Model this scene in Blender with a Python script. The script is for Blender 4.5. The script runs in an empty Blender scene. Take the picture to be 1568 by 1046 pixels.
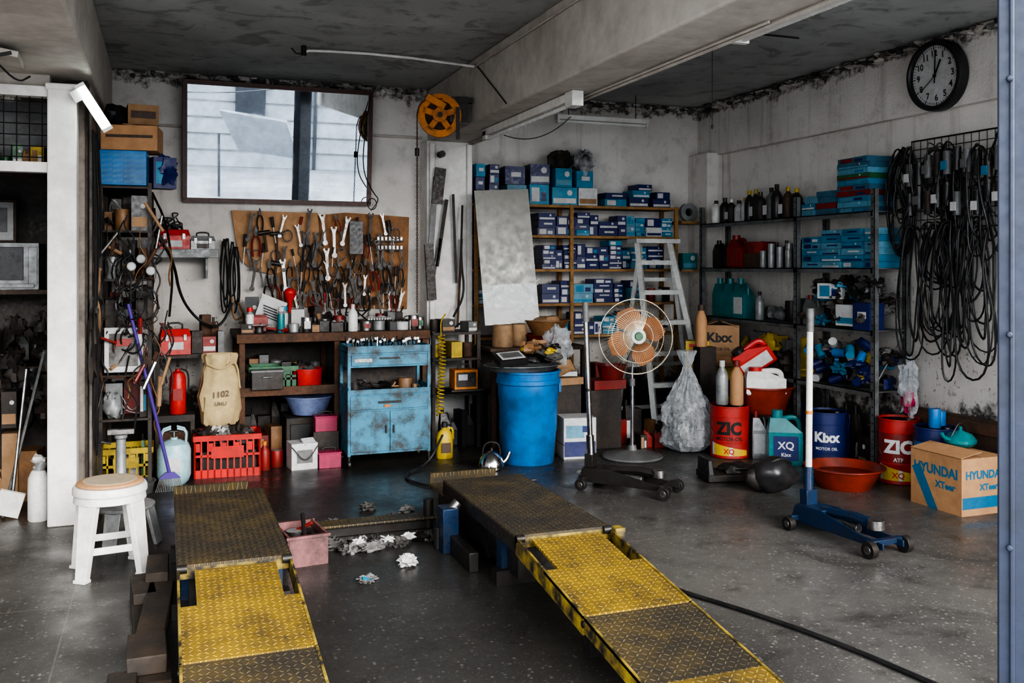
import bpy,bmesh,math,random
from mathutils import Vector as V, Matrix, Euler, noise
R=random.Random(11)
pi=math.pi
rad=math.radians
# ---------------------------------------------------------------- materials
def add(nt,t,ins=None,**props):
    n=nt.nodes.new(t)
    for k,v in props.items(): setattr(n,k,v)
    for k,v in (ins or {}).items():
        s=n.inputs[k]
        if isinstance(v,bpy.types.NodeSocket): nt.links.new(v,s)
        else: s.default_value=v
    return n
def mth(nt,op,a,b=0.0,c=0.0):
    return add(nt,'ShaderNodeMath',{0:a,1:b,2:c},operation=op).outputs[0]
def c4(c): return (c[0],c[1],c[2],1)
def mixc(nt,f,a,b,blend='MIX'):
    a=c4(a) if isinstance(a,tuple) else a
    b=c4(b) if isinstance(b,tuple) else b
    return add(nt,'ShaderNodeMix',{0:f,6:a,7:b},data_type='RGBA',blend_type=blend).outputs[2]
def ramp(nt,f,a,b,va=0.0,vb=1.0):
    return add(nt,'ShaderNodeMapRange',{0:f,1:a,2:b,3:va,4:vb}).outputs[0]
def nz(nt,vec,sc,det=5,ro=.6,dist=0.0):
    return add(nt,'ShaderNodeTexNoise',{'Vector':vec,'Scale':sc,'Detail':det,'Roughness':ro,'Distortion':dist}).outputs[0]
def newmat(name):
    m=bpy.data.materials.new(name); m.use_nodes=True
    nt=m.node_tree; nt.nodes.clear()
    o=nt.nodes.new('ShaderNodeOutputMaterial'); p=nt.nodes.new('ShaderNodeBsdfPrincipled')
    nt.links.new(p.outputs[0],o.inputs[0])
    return m,nt,p,o
def setin(nt,p,k,v):
    if isinstance(v,bpy.types.NodeSocket): nt.links.new(v,p.inputs[k])
    else: p.inputs[k].default_value=v
CM={}
def mat(name,col,rough=.55,metal=0,dirt=.45,dcol=(.025,.02,.016),sc=7,bump=.15,lo=.42,hi=.70):
    if name in CM: return CM[name]
    m,nt,p,o=newmat(name)
    if dirt>.15: dirt=min(1,dirt*1.2+.1)
    tc=add(nt,'ShaderNodeTexCoord').outputs['Object']
    n1=nz(nt,tc,sc,6,.68)
    n2=nz(nt,tc,sc*5,3,.6)
    f=mth(nt,'MULTIPLY',ramp(nt,n1,lo,hi),dirt)
    base=mixc(nt,ramp(nt,n2,.3,.7,0,.45),col,tuple(x*.62 for x in col))
    setin(nt,p,'Base Color',mixc(nt,f,base,dcol))
    setin(nt,p,'Roughness',ramp(nt,n2,.3,.7,max(0.05,rough-.1),min(1,rough+.12)))
    p.inputs['Metallic'].default_value=metal
    if bump:
        b=add(nt,'ShaderNodeBump',{'Height':n2,'Strength':bump,'Distance':.004})
        nt.links.new(b.outputs[0],p.inputs['Normal'])
    CM[name]=m
    return m

def mat_wall(name,base=(.74,.705,.665),top=3.18):
    m,nt,p,o=newmat(name)
    g=add(nt,'ShaderNodeNewGeometry').outputs['Position']
    sep=add(nt,'ShaderNodeSeparateXYZ',{0:g}); z=sep.outputs[2]
    big=nz(nt,g,1.1,6,.65); med=nz(nt,g,6,6,.7); fine=nz(nt,g,45,3,.6)
    c=mixc(nt,ramp(nt,big,.38,.72,0,.6),base,(.42,.385,.35))
    c=mixc(nt,ramp(nt,med,.52,.78,0,.5),c,(.28,.245,.215))
    e=mth(nt,'SUBTRACT',mth(nt,'ADD',z,mth(nt,'MULTIPLY',med,.34)),top+.05)
    pf=ramp(nt,e,0,.03)
    c=mixc(nt,mth(nt,'MULTIPLY',pf,ramp(nt,nz(nt,g,14,5,.7),.38,.58)),c,(.10,.085,.075))
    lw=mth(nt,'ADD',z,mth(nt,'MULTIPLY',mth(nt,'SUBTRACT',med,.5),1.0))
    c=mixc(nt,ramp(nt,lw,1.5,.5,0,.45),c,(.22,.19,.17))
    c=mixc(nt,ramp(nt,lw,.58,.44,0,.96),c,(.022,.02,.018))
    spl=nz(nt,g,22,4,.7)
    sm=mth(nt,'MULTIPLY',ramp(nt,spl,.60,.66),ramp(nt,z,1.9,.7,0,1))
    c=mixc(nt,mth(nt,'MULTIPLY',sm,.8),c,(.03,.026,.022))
    mp=add(nt,'ShaderNodeMapping',{'Vector':g,'Scale':(9,9,.5)}).outputs[0]
    c=mixc(nt,ramp(nt,nz(nt,mp,1,4,.6),.56,.76,0,.45),c,(.20,.165,.14))
    setin(nt,p,'Base Color',c); p.inputs['Roughness'].default_value=.85
    h=mth(nt,'ADD',mth(nt,'MULTIPLY',fine,.3),mth(nt,'ADD',mth(nt,'MULTIPLY',med,.6),mth(nt,'MULTIPLY',pf,-.6)))
    b=add(nt,'ShaderNodeBump',{'Height':h,'Strength':.5,'Distance':.02}); nt.links.new(b.outputs[0],p.inputs['Normal'])
    return m
def mat_ceiling():
    m,nt,p,o=newmat('ceiling_concrete')
    g=add(nt,'ShaderNodeNewGeometry').outputs['Position']
    big=nz(nt,g,.8,6,.6,.6); med=nz(nt,g,5,6,.7)
    c=mixc(nt,ramp(nt,big,.35,.65),(.46,.47,.455),(.30,.305,.295))
    c=mixc(nt,ramp(nt,med,.52,.72,0,.65),c,(.14,.135,.125))
    c=mixc(nt,ramp(nt,nz(nt,g,2.2,3,.5,1.5),.60,.64,0,.4),c,(.10,.095,.09))
    setin(nt,p,'Base Color',c); p.inputs['Roughness'].default_value=.8
    b=add(nt,'ShaderNodeBump',{'Height':med,'Strength':.35,'Distance':.02}); nt.links.new(b.outputs[0],p.inputs['Normal'])
    return m
def mat_floor():
    m,nt,p,o=newmat('terrazzo_floor')
    g=add(nt,'ShaderNodeNewGeometry').outputs['Position']
    sep=add(nt,'ShaderNodeSeparateXYZ',{0:g}); x,y=sep.outputs[0],sep.outputs[1]
    big=nz(nt,g,.9,6,.6,.4); med=nz(nt,g,5,6,.65)
    c=mixc(nt,ramp(nt,big,.35,.65),(.105,.100,.092),(.055,.052,.049))
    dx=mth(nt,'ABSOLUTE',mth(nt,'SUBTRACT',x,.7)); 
    oil_shade=mth(nt,'MULTIPLY',ramp(nt,mth(nt,'ADD',dx,mth(nt,'MULTIPLY',med,.9)),2.2,1.3),.72)  # oil stain, widened so the colour also carries floor shade
    c=mixc(nt,oil_shade,c,(.02,.0185,.017))
    back=ramp(nt,mth(nt,'ADD',y,mth(nt,'MULTIPLY',med,1.4)),6.2,7.8,0,.85)  # shade of the deep floor painted into the colour
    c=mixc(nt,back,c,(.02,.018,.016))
    c=mixc(nt,ramp(nt,med,.54,.72,0,.65),c,(.025,.023,.02))
    c=mixc(nt,ramp(nt,nz(nt,g,1.7,4,.6,1.2),.56,.66,0,.5),c,(.03,.028,.025))
    for sc,am in((38.0,.75),(85.0,.6)):
        v=add(nt,'ShaderNodeTexVoronoi',{'Vector':g,'Scale':sc})
        chip=ramp(nt,v.outputs['Distance'],.30,.18)
        hue=add(nt,'ShaderNodeSeparateColor',{0:v.outputs['Color']}).outputs[0]
        chip=mth(nt,'MULTIPLY',mth(nt,'MULTIPLY',chip,ramp(nt,hue,.40,.8)),am)
        chip=mth(nt,'MULTIPLY',chip,ramp(nt,oil_shade,0,.72,1,.4))
        c=mixc(nt,chip,c,(.25,.235,.215))
    def line(t,off,sp):
        fr=mth(nt,'FRACT',mth(nt,'DIVIDE',mth(nt,'ADD',t,off),sp))
        return mth(nt,'LESS_THAN',fr,.006/sp)
    ln=mth(nt,'MAXIMUM',line(x,20.416,2.5),line(y,20.3,2.5))
    c=mixc(nt,mth(nt,'MULTIPLY',ln,ramp(nt,oil_shade,0,.72,.6,.12)),c,(.22,.19,.15))
    setin(nt,p,'Base Color',c)
    setin(nt,p,'Roughness',ramp(nt,nz(nt,g,2.3,5,.65),.35,.65,.22,.5))
    b=add(nt,'ShaderNodeBump',{'Height':med,'Strength':.12,'Distance':.01}); nt.links.new(b.outputs[0],p.inputs['Normal'])
    return m
def mat_tread(name,yel,dark,lo,hi):
    m,nt,p,o=newmat(name)
    tc=add(nt,'ShaderNodeTexCoord').outputs['Object']
    sep=add(nt,'ShaderNodeSeparateXYZ',{0:tc}); S=1/.026
    X=mth(nt,'MULTIPLY',sep.outputs[0],S); Y=mth(nt,'MULTIPLY',sep.outputs[1],S)
    fx=mth(nt,'SUBTRACT',mth(nt,'FRACT',X),.5); fy=mth(nt,'SUBTRACT',mth(nt,'FRACT',Y),.5)
    par=mth(nt,'MODULO',mth(nt,'ABSOLUTE',mth(nt,'ADD',mth(nt,'FLOOR',X),mth(nt,'FLOOR',Y))),2)
    sg=mth(nt,'SUBTRACT',mth(nt,'MULTIPLY',mth(nt,'GREATER_THAN',par,.5),2),1)
    fx=mth(nt,'MULTIPLY',fx,sg)
    a=mth(nt,'ADD',fx,fy); b2=mth(nt,'SUBTRACT',fx,fy)
    r=mth(nt,'ADD',mth(nt,'POWER',mth(nt,'DIVIDE',mth(nt,'ABSOLUTE',a),.62),2),mth(nt,'POWER',mth(nt,'DIVIDE',mth(nt,'ABSOLUTE',b2),.2),2))
    dash=ramp(nt,r,1.1,.5)
    n=nz(nt,tc,3.2,8,.72); n3=nz(nt,tc,22,5,.7)
    f=ramp(nt,mth(nt,'ADD',mth(nt,'MULTIPLY',n,.68),mth(nt,'MULTIPLY',n3,.32)),lo,hi)
    c=mixc(nt,f,yel,dark)
    c=mixc(nt,mth(nt,'MULTIPLY',mth(nt,'SUBTRACT',1,dash),.62),c,tuple(q*.45 for q in dark))
    c=mixc(nt,mth(nt,'MULTIPLY',dash,ramp(nt,n3,.45,.7,0,.5)),c,tuple(min(1,q*1.4) for q in yel))
    setin(nt,p,'Base Color',c); setin(nt,p,'Roughness',ramp(nt,n3,.3,.7,.35,.65)); p.inputs['Metallic'].default_value=.1
    b=add(nt,'ShaderNodeBump',{'Height':dash,'Strength':.9,'Distance':.004}); nt.links.new(b.outputs[0],p.inputs['Normal'])
    return m

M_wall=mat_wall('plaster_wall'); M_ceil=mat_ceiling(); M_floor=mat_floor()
M_beam=mat('beam_plaster',(.56,.515,.465),rough=.8,dirt=.4,dcol=(.25,.21,.18),sc=2.2,bump=.3)
M_treadY=mat_tread('tread_yellow',(.60,.37,.03),(.10,.072,.035),.42,.62)
M_treadD=mat_tread('tread_worn',(.24,.165,.055),(.06,.05,.038),.34,.54)
M_yel=mat('yellow_paint_edge',(.40,.28,.04),dirt=.9,sc=9,lo=.36,hi=.6)
M_blk=mat('black_rubber',(.012,.012,.013),rough=.45,dirt=.3,dcol=(.05,.045,.04))
M_blkp=mat('black_plastic',(.018,.018,.02),rough=.35,dirt=.3,dcol=(.06,.05,.045))
M_dsteel=mat('dark_steel',(.05,.047,.045),rough=.45,metal=.6,dirt=.5,dcol=(.03,.02,.015))
M_steel=mat('tool_steel',(.34,.33,.32),rough=.32,metal=.9,dirt=.7,dcol=(.06,.045,.035),sc=14)
M_chrome=mat('chrome',(.65,.65,.65),rough=.16,metal=1,dirt=.25,bump=0)
M_galv=mat('galvanised_angle',(.22,.23,.23),rough=.5,metal=.5,dirt=.5)
M_alu=mat('aluminium_ladder',(.62,.63,.61),rough=.45,metal=.2,dirt=.2)
M_white=mat('white_plastic',(.76,.75,.72),rough=.4,dirt=.25,dcol=(.28,.24,.19))
M_whitep=mat('white_paint',(.82,.80,.765),rough=.55,dirt=.3,dcol=(.34,.29,.23),sc=3)
M_card=mat('cardboard',(.36,.21,.11),rough=.8,dirt=.3,dcol=(.12,.07,.04),sc=4)
M_card2=mat('cardboard_orange',(.50,.27,.13),rough=.75,dirt=.25,dcol=(.2,.1,.05),sc=4)
M_ply=mat('tool_board_ply',(.36,.17,.07),rough=.75,dirt=.5,dcol=(.10,.055,.03),sc=5)
M_ply2=mat('tool_board_ply_light',(.46,.25,.12),rough=.75,dirt=.4,dcol=(.14,.08,.05),sc=4)
M_wood=mat('shelf_wood',(.36,.19,.065),rough=.7,dirt=.5,sc=6)
M_dwood=mat('dark_wood',(.08,.045,.027),rough=.6,dirt=.5)
M_red=mat('red_plastic',(.58,.018,.012),rough=.4,dirt=.3)
M_redd=mat('red_paint_dark',(.26,.018,.013),rough=.45,dirt=.5)
M_basin=mat('basin_terracotta',(.30,.035,.016),rough=.38,dirt=.4)
M_blue=mat('cabinet_blue',(.045,.22,.34),rough=.5,dirt=.8,dcol=(.03,.03,.028),sc=6,lo=.44,hi=.64)
M_barrel=mat('barrel_blue',(.002,.17,.48),rough=.4,dirt=.5,dcol=(.008,.04,.09),sc=4)
M_jblue=mat('jack_blue',(.006,.028,.075),rough=.32,dirt=.4)
M_navy=mat('navy_print',(.012,.022,.12),rough=.4,dirt=.2)
M_cyan=mat('cyan_print',(.008,.22,.38),rough=.45,dirt=.25)
M_ltblue=mat('lightblue_print',(.13,.32,.44),rough=.5,dirt=.3)
M_slate=mat('slate_blue_print',(.05,.14,.22),rough=.5,dirt=.3)
M_paper=mat('white_print',(.58,.58,.58),rough=.55,dirt=.3,dcol=(.25,.22,.19))
M_teal=mat('teal_plastic',(.003,.20,.22),rough=.3,dirt=.3)
M_orange=mat('orange_paint',(.66,.21,.012),rough=.5,dirt=.45)
M_yelp=mat('yellow_plastic',(.55,.38,.02),rough=.45,dirt=.5)
M_canvas=mat('canvas_sack',(.54,.41,.21),rough=.9,dirt=.3,dcol=(.25,.16,.08),sc=5)
M_grey=mat('grey_plastic',(.16,.16,.16),rough=.45,dirt=.4)
M_lgrey=mat('light_grey_metal',(.34,.35,.35),rough=.4,metal=.3,dirt=.4)
M_pink=mat('pink_plastic',(.24,.10,.10),rough=.5,dirt=.7)
M_mag=mat('magenta_plastic',(.36,.02,.08),rough=.4,dirt=.3)
M_green=mat('green_plastic',(.03,.14,.06),rough=.45,dirt=.4)
M_lav=mat('blue_basin_plastic',(.22,.28,.50),rough=.45,dirt=.3)
M_brown=mat('brown_basin',(.26,.13,.055),rough=.5,dirt=.4)
M_logw=mat('log_wood',(.36,.22,.12),rough=.8,dirt=.4)
M_rag=mat('grey_rag',(.10,.095,.09),rough=.9,dirt=.6,sc=12)
M_ragl=mat('grey_rag_light',(.22,.21,.20),rough=.9,dirt=.6,sc=12)
M_tissue=mat('tissue',(.62,.61,.59),rough=.9,dirt=.3,dcol=(.3,.28,.26))
M_ink=mat('black_ink',(.01,.01,.01),rough=.6,dirt=0,bump=0)
M_inky=mat('yellow_ink',(.70,.45,.03),rough=.5,dirt=.1,bump=0)
M_inkw=mat('white_ink',(.68,.68,.68),rough=.5,dirt=.1,bump=0)
M_inkb=mat('blue_ink',(.02,.16,.30),rough=.5,dirt=.1,bump=0)
M_pole=mat('gate_post_blue',(.020,.027,.052),rough=.55,dirt=.4,dcol=(.01,.012,.018),sc=6)
M_purple=mat('purple_plastic',(.08,.04,.26),rough=.4,dirt=.2)
M_cyl=mat('cylinder_paleblue',(.38,.60,.66),rough=.4,dirt=.3)
M_blade=mat('fan_blade_amber',(.46,.17,.05),rough=.3,dirt=.2)
M_bronze=mat('cage_wire_brass',(.46,.40,.30),rough=.35,metal=.8,dirt=.3)
M_frame=mat('mirror_frame_wood',(.085,.028,.016),rough=.4,dirt=.3)
M_sheet=mat('sheet_metal_grey',(.235,.235,.215),rough=.38,metal=.2,dirt=.4,dcol=(.17,.16,.14),sc=3,bump=.03)
M_dark=mat('grimy_dark_metal',(.030,.026,.024),rough=.6,metal=.2,dirt=.4,dcol=(.07,.045,.03))
M_rust=mat('rusty_iron',(.11,.05,.026),rough=.8,dirt=.6)
M_planks=mat('oily_plank',(.028,.022,.017),rough=.7,dirt=.5,dcol=(.07,.045,.028))
M_ext=mat('exterior_render',(.40,.42,.45),rough=.8,dirt=.3,dcol=(.2,.22,.25),sc=1)
M_extg=mat('exterior_paving',(.36,.37,.385),rough=.85,dirt=.4,dcol=(.16,.16,.18),sc=.6)
M_extd=mat('exterior_dark',(.03,.035,.045),rough=.4,dirt=.2)
m,nt,p,o=newmat('mirror_glass'); p.inputs['Metallic'].default_value=1
tc=add(nt,'ShaderNodeTexCoord').outputs['Object']
setin(nt,p,'Base Color',mixc(nt,ramp(nt,nz(nt,tc,5,6,.7),.4,.75),(.66,.72,.77),(.42,.45,.48)))
setin(nt,p,'Roughness',ramp(nt,nz(nt,tc,3,5,.6),.4,.75,.0,.05)); M_mirror=m
def film(name,f0,f1,cs):
    m,nt,p,o=newmat(name)
    tr=add(nt,'ShaderNodeBsdfTransparent',{0:(.93,.95,.96,1)}); p.inputs['Base Color'].default_value=(.60,.62,.64,1); p.inputs['Roughness'].default_value=.2
    lw=add(nt,'ShaderNodeLayerWeight',{'Blend':.35}).outputs['Facing']
    g=add(nt,'ShaderNodeTexCoord').outputs['Object']
    cr=ramp(nt,nz(nt,g,16,4,.7),.4,.65,0,cs)
    mx=add(nt,'ShaderNodeMixShader',{0:mth(nt,'ADD',ramp(nt,lw,0,1,f0,f1),cr),1:tr.outputs[0],2:p.outputs[0]})
    nt.links.new(mx.outputs[0],o.inputs[0]); return m
M_film=film('clear_film',.15,.65,.3); M_bag=film('bag_film',.2,.65,.3)
def emis(name,c,s):
    m,nt,p,o=newmat(name); p.inputs['Base Color'].default_value=c4(c); p.inputs['Emission Color'].default_value=c4(c); p.inputs['Emission Strength'].default_value=s; return m
M_tubeon=emis('tube_lit',(.85,1,.95),16)
M_tubeoff=mat('tube_glass_unlit',(.80,.80,.77),rough=.25,dirt=.15,bump=0)

# ---------------------------------------------------------------- geometry builder
_tc={}
def textmesh(s,bold=.02,cut=0):
    if (s,bold,cut) in _tc: return _tc[(s,bold,cut)]
    cu=bpy.data.curves.new('t','FONT'); cu.body=s; cu.offset=bold; cu.resolution_u=3
    cu.align_x='CENTER'; cu.align_y='CENTER'
    ob=bpy.data.objects.new('t',cu); bpy.context.collection.objects.link(ob)
    bpy.context.view_layer.update()
    me=bpy.data.meshes.new_from_object(ob.evaluated_get(bpy.context.evaluated_depsgraph_get()))
    if cut:
        bm=bmesh.new(); bm.from_mesh(me); x=-4.0
        while x<4:
            bmesh.ops.bisect_plane(bm,geom=bm.verts[:]+bm.edges[:]+bm.faces[:],plane_co=(x,0,0),plane_no=(1,0,0)); x+=cut
        bm.to_mesh(me); bm.free()
    r=([tuple(v.co) for v in me.vertices],[tuple(q.vertices) for q in me.polygons])
    bpy.data.objects.remove(ob); bpy.data.curves.remove(cu); bpy.data.meshes.remove(me)
    _tc[(s,bold,cut)]=r; return r
class B:
    def __init__(s,name): s.name=name; s.v=[]; s.f=[]; s.fm=[]; s.mats=[]; s.T=Matrix.Identity(4)
    def mi(s,m):
        if m not in s.mats: s.mats.append(m)
        return s.mats.index(m)
    def geo(s,vs,fs,m,T=None):
        k=len(s.v); i=s.mi(m)
        TT=s.T if T is None else s.T@T
        s.v+= [tuple(TT@V(q)) for q in vs]
        s.f+= [tuple(k+j for j in q) for q in fs]; s.fm+=[i]*len(fs)
    def box(s,c,d,m,rot=(0,0,0)):
        x,y,z=d[0]/2,d[1]/2,d[2]/2
        vs=[(-x,-y,-z),(x,-y,-z),(x,y,-z),(-x,y,-z),(-x,-y,z),(x,-y,z),(x,y,z),(-x,y,z)]
        fs=[(0,3,2,1),(4,5,6,7),(0,1,5,4),(1,2,6,5),(2,3,7,6),(3,0,4,7)]
        s.geo(vs,fs,m,Matrix.Translation(c)@Euler(rot).to_matrix().to_4x4())
    def bx(s,x0,x1,y0,y1,z0,z1,m): s.box(((x0+x1)/2,(y0+y1)/2,(z0+z1)/2),(x1-x0,y1-y0,z1-z0),m)
    def fr(s,c0,d0,c1,d1,m):
        vs=[]
        for c,d in((c0,d0),(c1,d1)):
            x,y=d[0]/2,d[1]/2
            vs+=[(c[0]-x,c[1]-y,c[2]),(c[0]+x,c[1]-y,c[2]),(c[0]+x,c[1]+y,c[2]),(c[0]-x,c[1]+y,c[2])]
        s.geo(vs,[(0,3,2,1),(4,5,6,7),(0,1,5,4),(1,2,6,5),(2,3,7,6),(3,0,4,7)],m)
    def cyl(s,p0,p1,r,m,r2=None,seg=14):
        p0,p1=V(p0),V(p1); d=p1-p0; r2=r if r2 is None else r2
        q=d.to_track_quat('Z','Y').to_matrix().to_4x4(); L=d.length
        vs=[];fs=[]
        for (rr,z) in((r,0),(r2,L)):
            for i in range(seg): a=2*pi*i/seg; vs.append((rr*math.cos(a),rr*math.sin(a),z))
        for i in range(seg): j=(i+1)%seg; fs.append((i,j,seg+j,seg+i))
        fs.append(tuple(range(seg))[::-1]); fs.append(tuple(range(seg,2*seg)))
        s.geo(vs,fs,m,Matrix.Translation(p0)@q)
    def lathe(s,pr,m,c=(0,0,0),seg=24,rot=(0,0,0),sc=(1,1),wob=None):
        vs=[];fs=[];n=len(pr)
        for (r,z) in pr:
            for i in range(seg):
                a=2*pi*i/seg; rr=r*(1+(wob(a,z) if wob else 0)); vs.append((rr*math.cos(a)*sc[0],rr*math.sin(a)*sc[1],z))
        for k in range(n-1):
            for i in range(seg):
                j=(i+1)%seg; fs.append((k*seg+i,k*seg+j,(k+1)*seg+j,(k+1)*seg+i))
        if pr[0][0]>1e-4: fs.append(tuple(range(seg))[::-1])
        if pr[-1][0]>1e-4: fs.append(tuple(range((n-1)*seg,n*seg)))
        s.geo(vs,fs,m,Matrix.Translation(c)@Euler(rot).to_matrix().to_4x4())
    def tube(s,pts,r,m,seg=6,closed=False):
        pts=[V(q) for q in pts]; n=len(pts); vs=[];fs=[]; prev=None
        for i,q in enumerate(pts):
            a=pts[max(0,i-1)] if not closed else pts[(i-1)%n]; b=pts[min(n-1,i+1)] if not closed else pts[(i+1)%n]
            t=(b-a).normalized() if (b-a).length>1e-9 else V((0,0,1))
            if prev is None:
                ref=V((0,0,1)) if abs(t.z)<.9 else V((1,0,0)); x=t.cross(ref).normalized()
            else:
                x=(prev-t*prev.dot(t)); x=x.normalized() if x.length>1e-6 else t.orthogonal().normalized()
            prev=x; y=t.cross(x)
            for k in range(seg):
                an=2*pi*k/seg; vs.append(tuple(q+(x*math.cos(an)+y*math.sin(an))*r))
        for i in range(n if closed else n-1):
            j=(i+1)%n
            for k in range(seg):
                l=(k+1)%seg; fs.append((i*seg+k,i*seg+l,j*seg+l,j*seg+k))
        if not closed: fs.append(tuple(range(seg))[::-1]); fs.append(tuple(range((n-1)*seg,n*seg)))
        s.geo(vs,fs,m)
    def sph(s,c,d,m,seg=14,amp=0,fr=3,seed=0,rot=(0,0,0)):
        vs=[(0,0,-1)];fs=[];n=max(6,seg//2)
        for k in range(1,n):
            th=-pi/2+pi*k/n
            for i in range(seg): a=2*pi*i/seg; vs.append((math.cos(th)*math.cos(a),math.cos(th)*math.sin(a),math.sin(th)))
        vs.append((0,0,1))
        if amp:
            o=[]
            for q in vs:
                w=V(q); f=1+amp*noise.noise(w*fr*.8+V((seed*3.1,seed,0)))-amp*.7*abs(noise.noise(w*fr*1.7+V((seed,0,seed))))
                o.append(tuple(w*f))
            vs=o
        vs=[(q[0]*d[0],q[1]*d[1],q[2]*d[2]) for q in vs]
        for i in range(seg): fs.append((0,1+(i+1)%seg,1+i))
        for k in range(n-2):
            for i in range(seg):
                j=(i+1)%seg; fs.append((1+k*seg+i,1+k*seg+j,1+(k+1)*seg+j,1+(k+1)*seg+i))
        l=len(vs)-1; b=1+(n-2)*seg
        for i in range(seg): fs.append((b+i,b+(i+1)%seg,l))
        s.geo(vs,fs,m,Matrix.Translation(c)@Euler(rot).to_matrix().to_4x4())
    def prism(s,pts,t,m,T=None):
        n=len(pts); vs=[(q[0],-t/2,q[1]) for q in pts]+[(q[0],t/2,q[1]) for q in pts]
        fs=[tuple(range(n)),tuple(range(n,2*n))[::-1]]
        for i in range(n): j=(i+1)%n; fs.append((j,i,n+i,n+j))
        s.geo(vs,fs,m,T)
    def text(s,tx,size,fn,m,bold=.02,sx=1,cut=0):
        vs,fs=textmesh(tx,bold,cut); s.geo([fn(q[0]*size*sx,q[1]*size) for q in vs],fs,m)
    def done(s,loc=None,rz=0,rot=None,bevel=0,smooth=38):
        me=bpy.data.meshes.new(s.name)
        vs=s.v
        if loc is None:
            xs=[q[0] for q in vs];ys=[q[1] for q in vs];zs=[q[2] for q in vs]
            loc=((min(xs)+max(xs))/2,(min(ys)+max(ys))/2,min(zs))
            vs=[(q[0]-loc[0],q[1]-loc[1],q[2]-loc[2]) for q in vs]
        me.from_pydata(vs,[],s.f)
        for q in s.mats: me.materials.append(q)
        me.polygons.foreach_set('material_index',s.fm)
        me.polygons.foreach_set('use_smooth',[True]*len(s.f))
        me.update()
        try: me.set_sharp_from_angle(angle=rad(smooth))
        except Exception: pass
        ob=bpy.data.objects.new(s.name,me); bpy.context.collection.objects.link(ob)
        ob.location=loc; ob.rotation_euler=rot if rot else (0,0,rz)
        if bevel:
            b=ob.modifiers.new('bevel','BEVEL'); b.width=bevel; b.segments=2; b.limit_method='ANGLE'; b.angle_limit=rad(50)
        return ob
def simple(name,x0,x1,y0,y1,z0,z1,m,bevel=0):
    b=B(name); b.bx(x0,x1,y0,y1,z0,z1,m); return b.done(bevel=bevel)
def ru(a,b): return R.uniform(a,b)
def droop(p0,p1,sag,n=14):
    p0,p1=V(p0),V(p1); o=[]
    for i in range(n+1):
        t=i/n; q=p0.lerp(p1,t); q.z-=sag*4*t*(1-t); o.append(q)
    return o
def smoothpts(pts,it=2):
    pts=[V(q) for q in pts]
    for _ in range(it):
        o=[pts[0]]
        for a,b in zip(pts,pts[1:]): o+= [a.lerp(b,.25),a.lerp(b,.75)]
        o.append(pts[-1]); pts=o
    return pts
def bottle(b,x,y,z,r,h,m,cap=None,neck=.35,seg=12):
    b.lathe([(r*.92,0),(r,h*.03),(r,h*.62),(r*.85,h*.72),(r*neck,h*.84),(r*neck,h*.88)],m,(x,y,z),seg)
    b.cyl((x,y,z+h*.86),(x,y,z+h),r*neck*1.15,cap or M_blkp,seg=10)
def can(b,x,y,z,r,h,m,top=None,seg=14):
    b.lathe([(r*.96,0),(r,h*.02),(r,h*.97),(r*.97,h),(r*.9,h),(r*.88,h*.97)],m,(x,y,z),seg)
    if top: b.cyl((x,y,z+h*.95),(x,y,z+h*.985),r*.9,top,seg=seg)
def spray(b,x,y,z,m,cap):
    can(b,x,y,z,.03,.15,m); b.lathe([(.03,.15),(.018,.17),(.018,.175)],M_lgrey,(x,y,z),12); b.cyl((x,y,z+.17),(x,y,z+.205),.024,cap,seg=12)
def jugloc(b,x,y,z,w,d,h,m,cap,label=None,rz=0):
    o=b.T.copy(); b.T=b.T@Matrix.Translation((x,y,z))@Matrix.Rotation(rz,4,'Z')
    b.fr((0,0,0),(w*.94,d*.9),(0,0,h*.06),(w,d),m); b.fr((0,0,h*.06),(w,d),(0,0,h*.6),(w,d),m)
    b.fr((w*.0,0,h*.6),(w,d),(-w*.22,0,h*.86),(w*.45,d*.55),m)
    b.cyl((-w*.22,0,h*.86),(-w*.22,0,h),w*.17,cap,seg=12)
    b.tube(smoothpts([(-w*.1,0,h*.82),(w*.25,0,h*.88),(w*.42,0,h*.8),(w*.44,0,h*.58)],2),w*.075,m,8)
    if label: b.box((0,-d/2-.001,h*.32),(w*.8,.002,h*.42),label)
    b.T=o
def blob(b,c,d,m,amp=.45,fr=2.2,seg=18,rot=(0,0,0)):
    b.sph(c,d,m,seg,amp,fr,R.random()*50,rot)
def ptbox(b,x,y,z,w,d,h,m,lab=None,rz=0):
    o=b.T.copy(); b.T=b.T@Matrix.Translation((x,y,z+h/2))@Matrix.Rotation(rz,4,'Z')
    b.box((0,0,0),(w,d,h),m)
    if lab:
        k=R.random()
        if k<.4: b.box((-w*.2,-d/2-.0008,0),(w*.4,.0016,h*.7),lab); b.box((w*.22,-d/2-.0008,-h*.1),(w*.28,.0016,h*.45),R.choice([M_paper,M_cyan,M_navy]))
        elif k<.75: b.box((0,-d/2-.0008,-h*.25),(w*.9,.0016,h*.28),lab); b.cyl((w*.2,-d/2-.002,h*.2),(w*.2,-d/2,h*.2),min(w,h)*.16,M_paper,seg=10)
        else: b.box((w*.05,-d/2-.0008,h*.05),(w*.5,.0016,h*.25),lab)
    b.T=o
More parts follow.
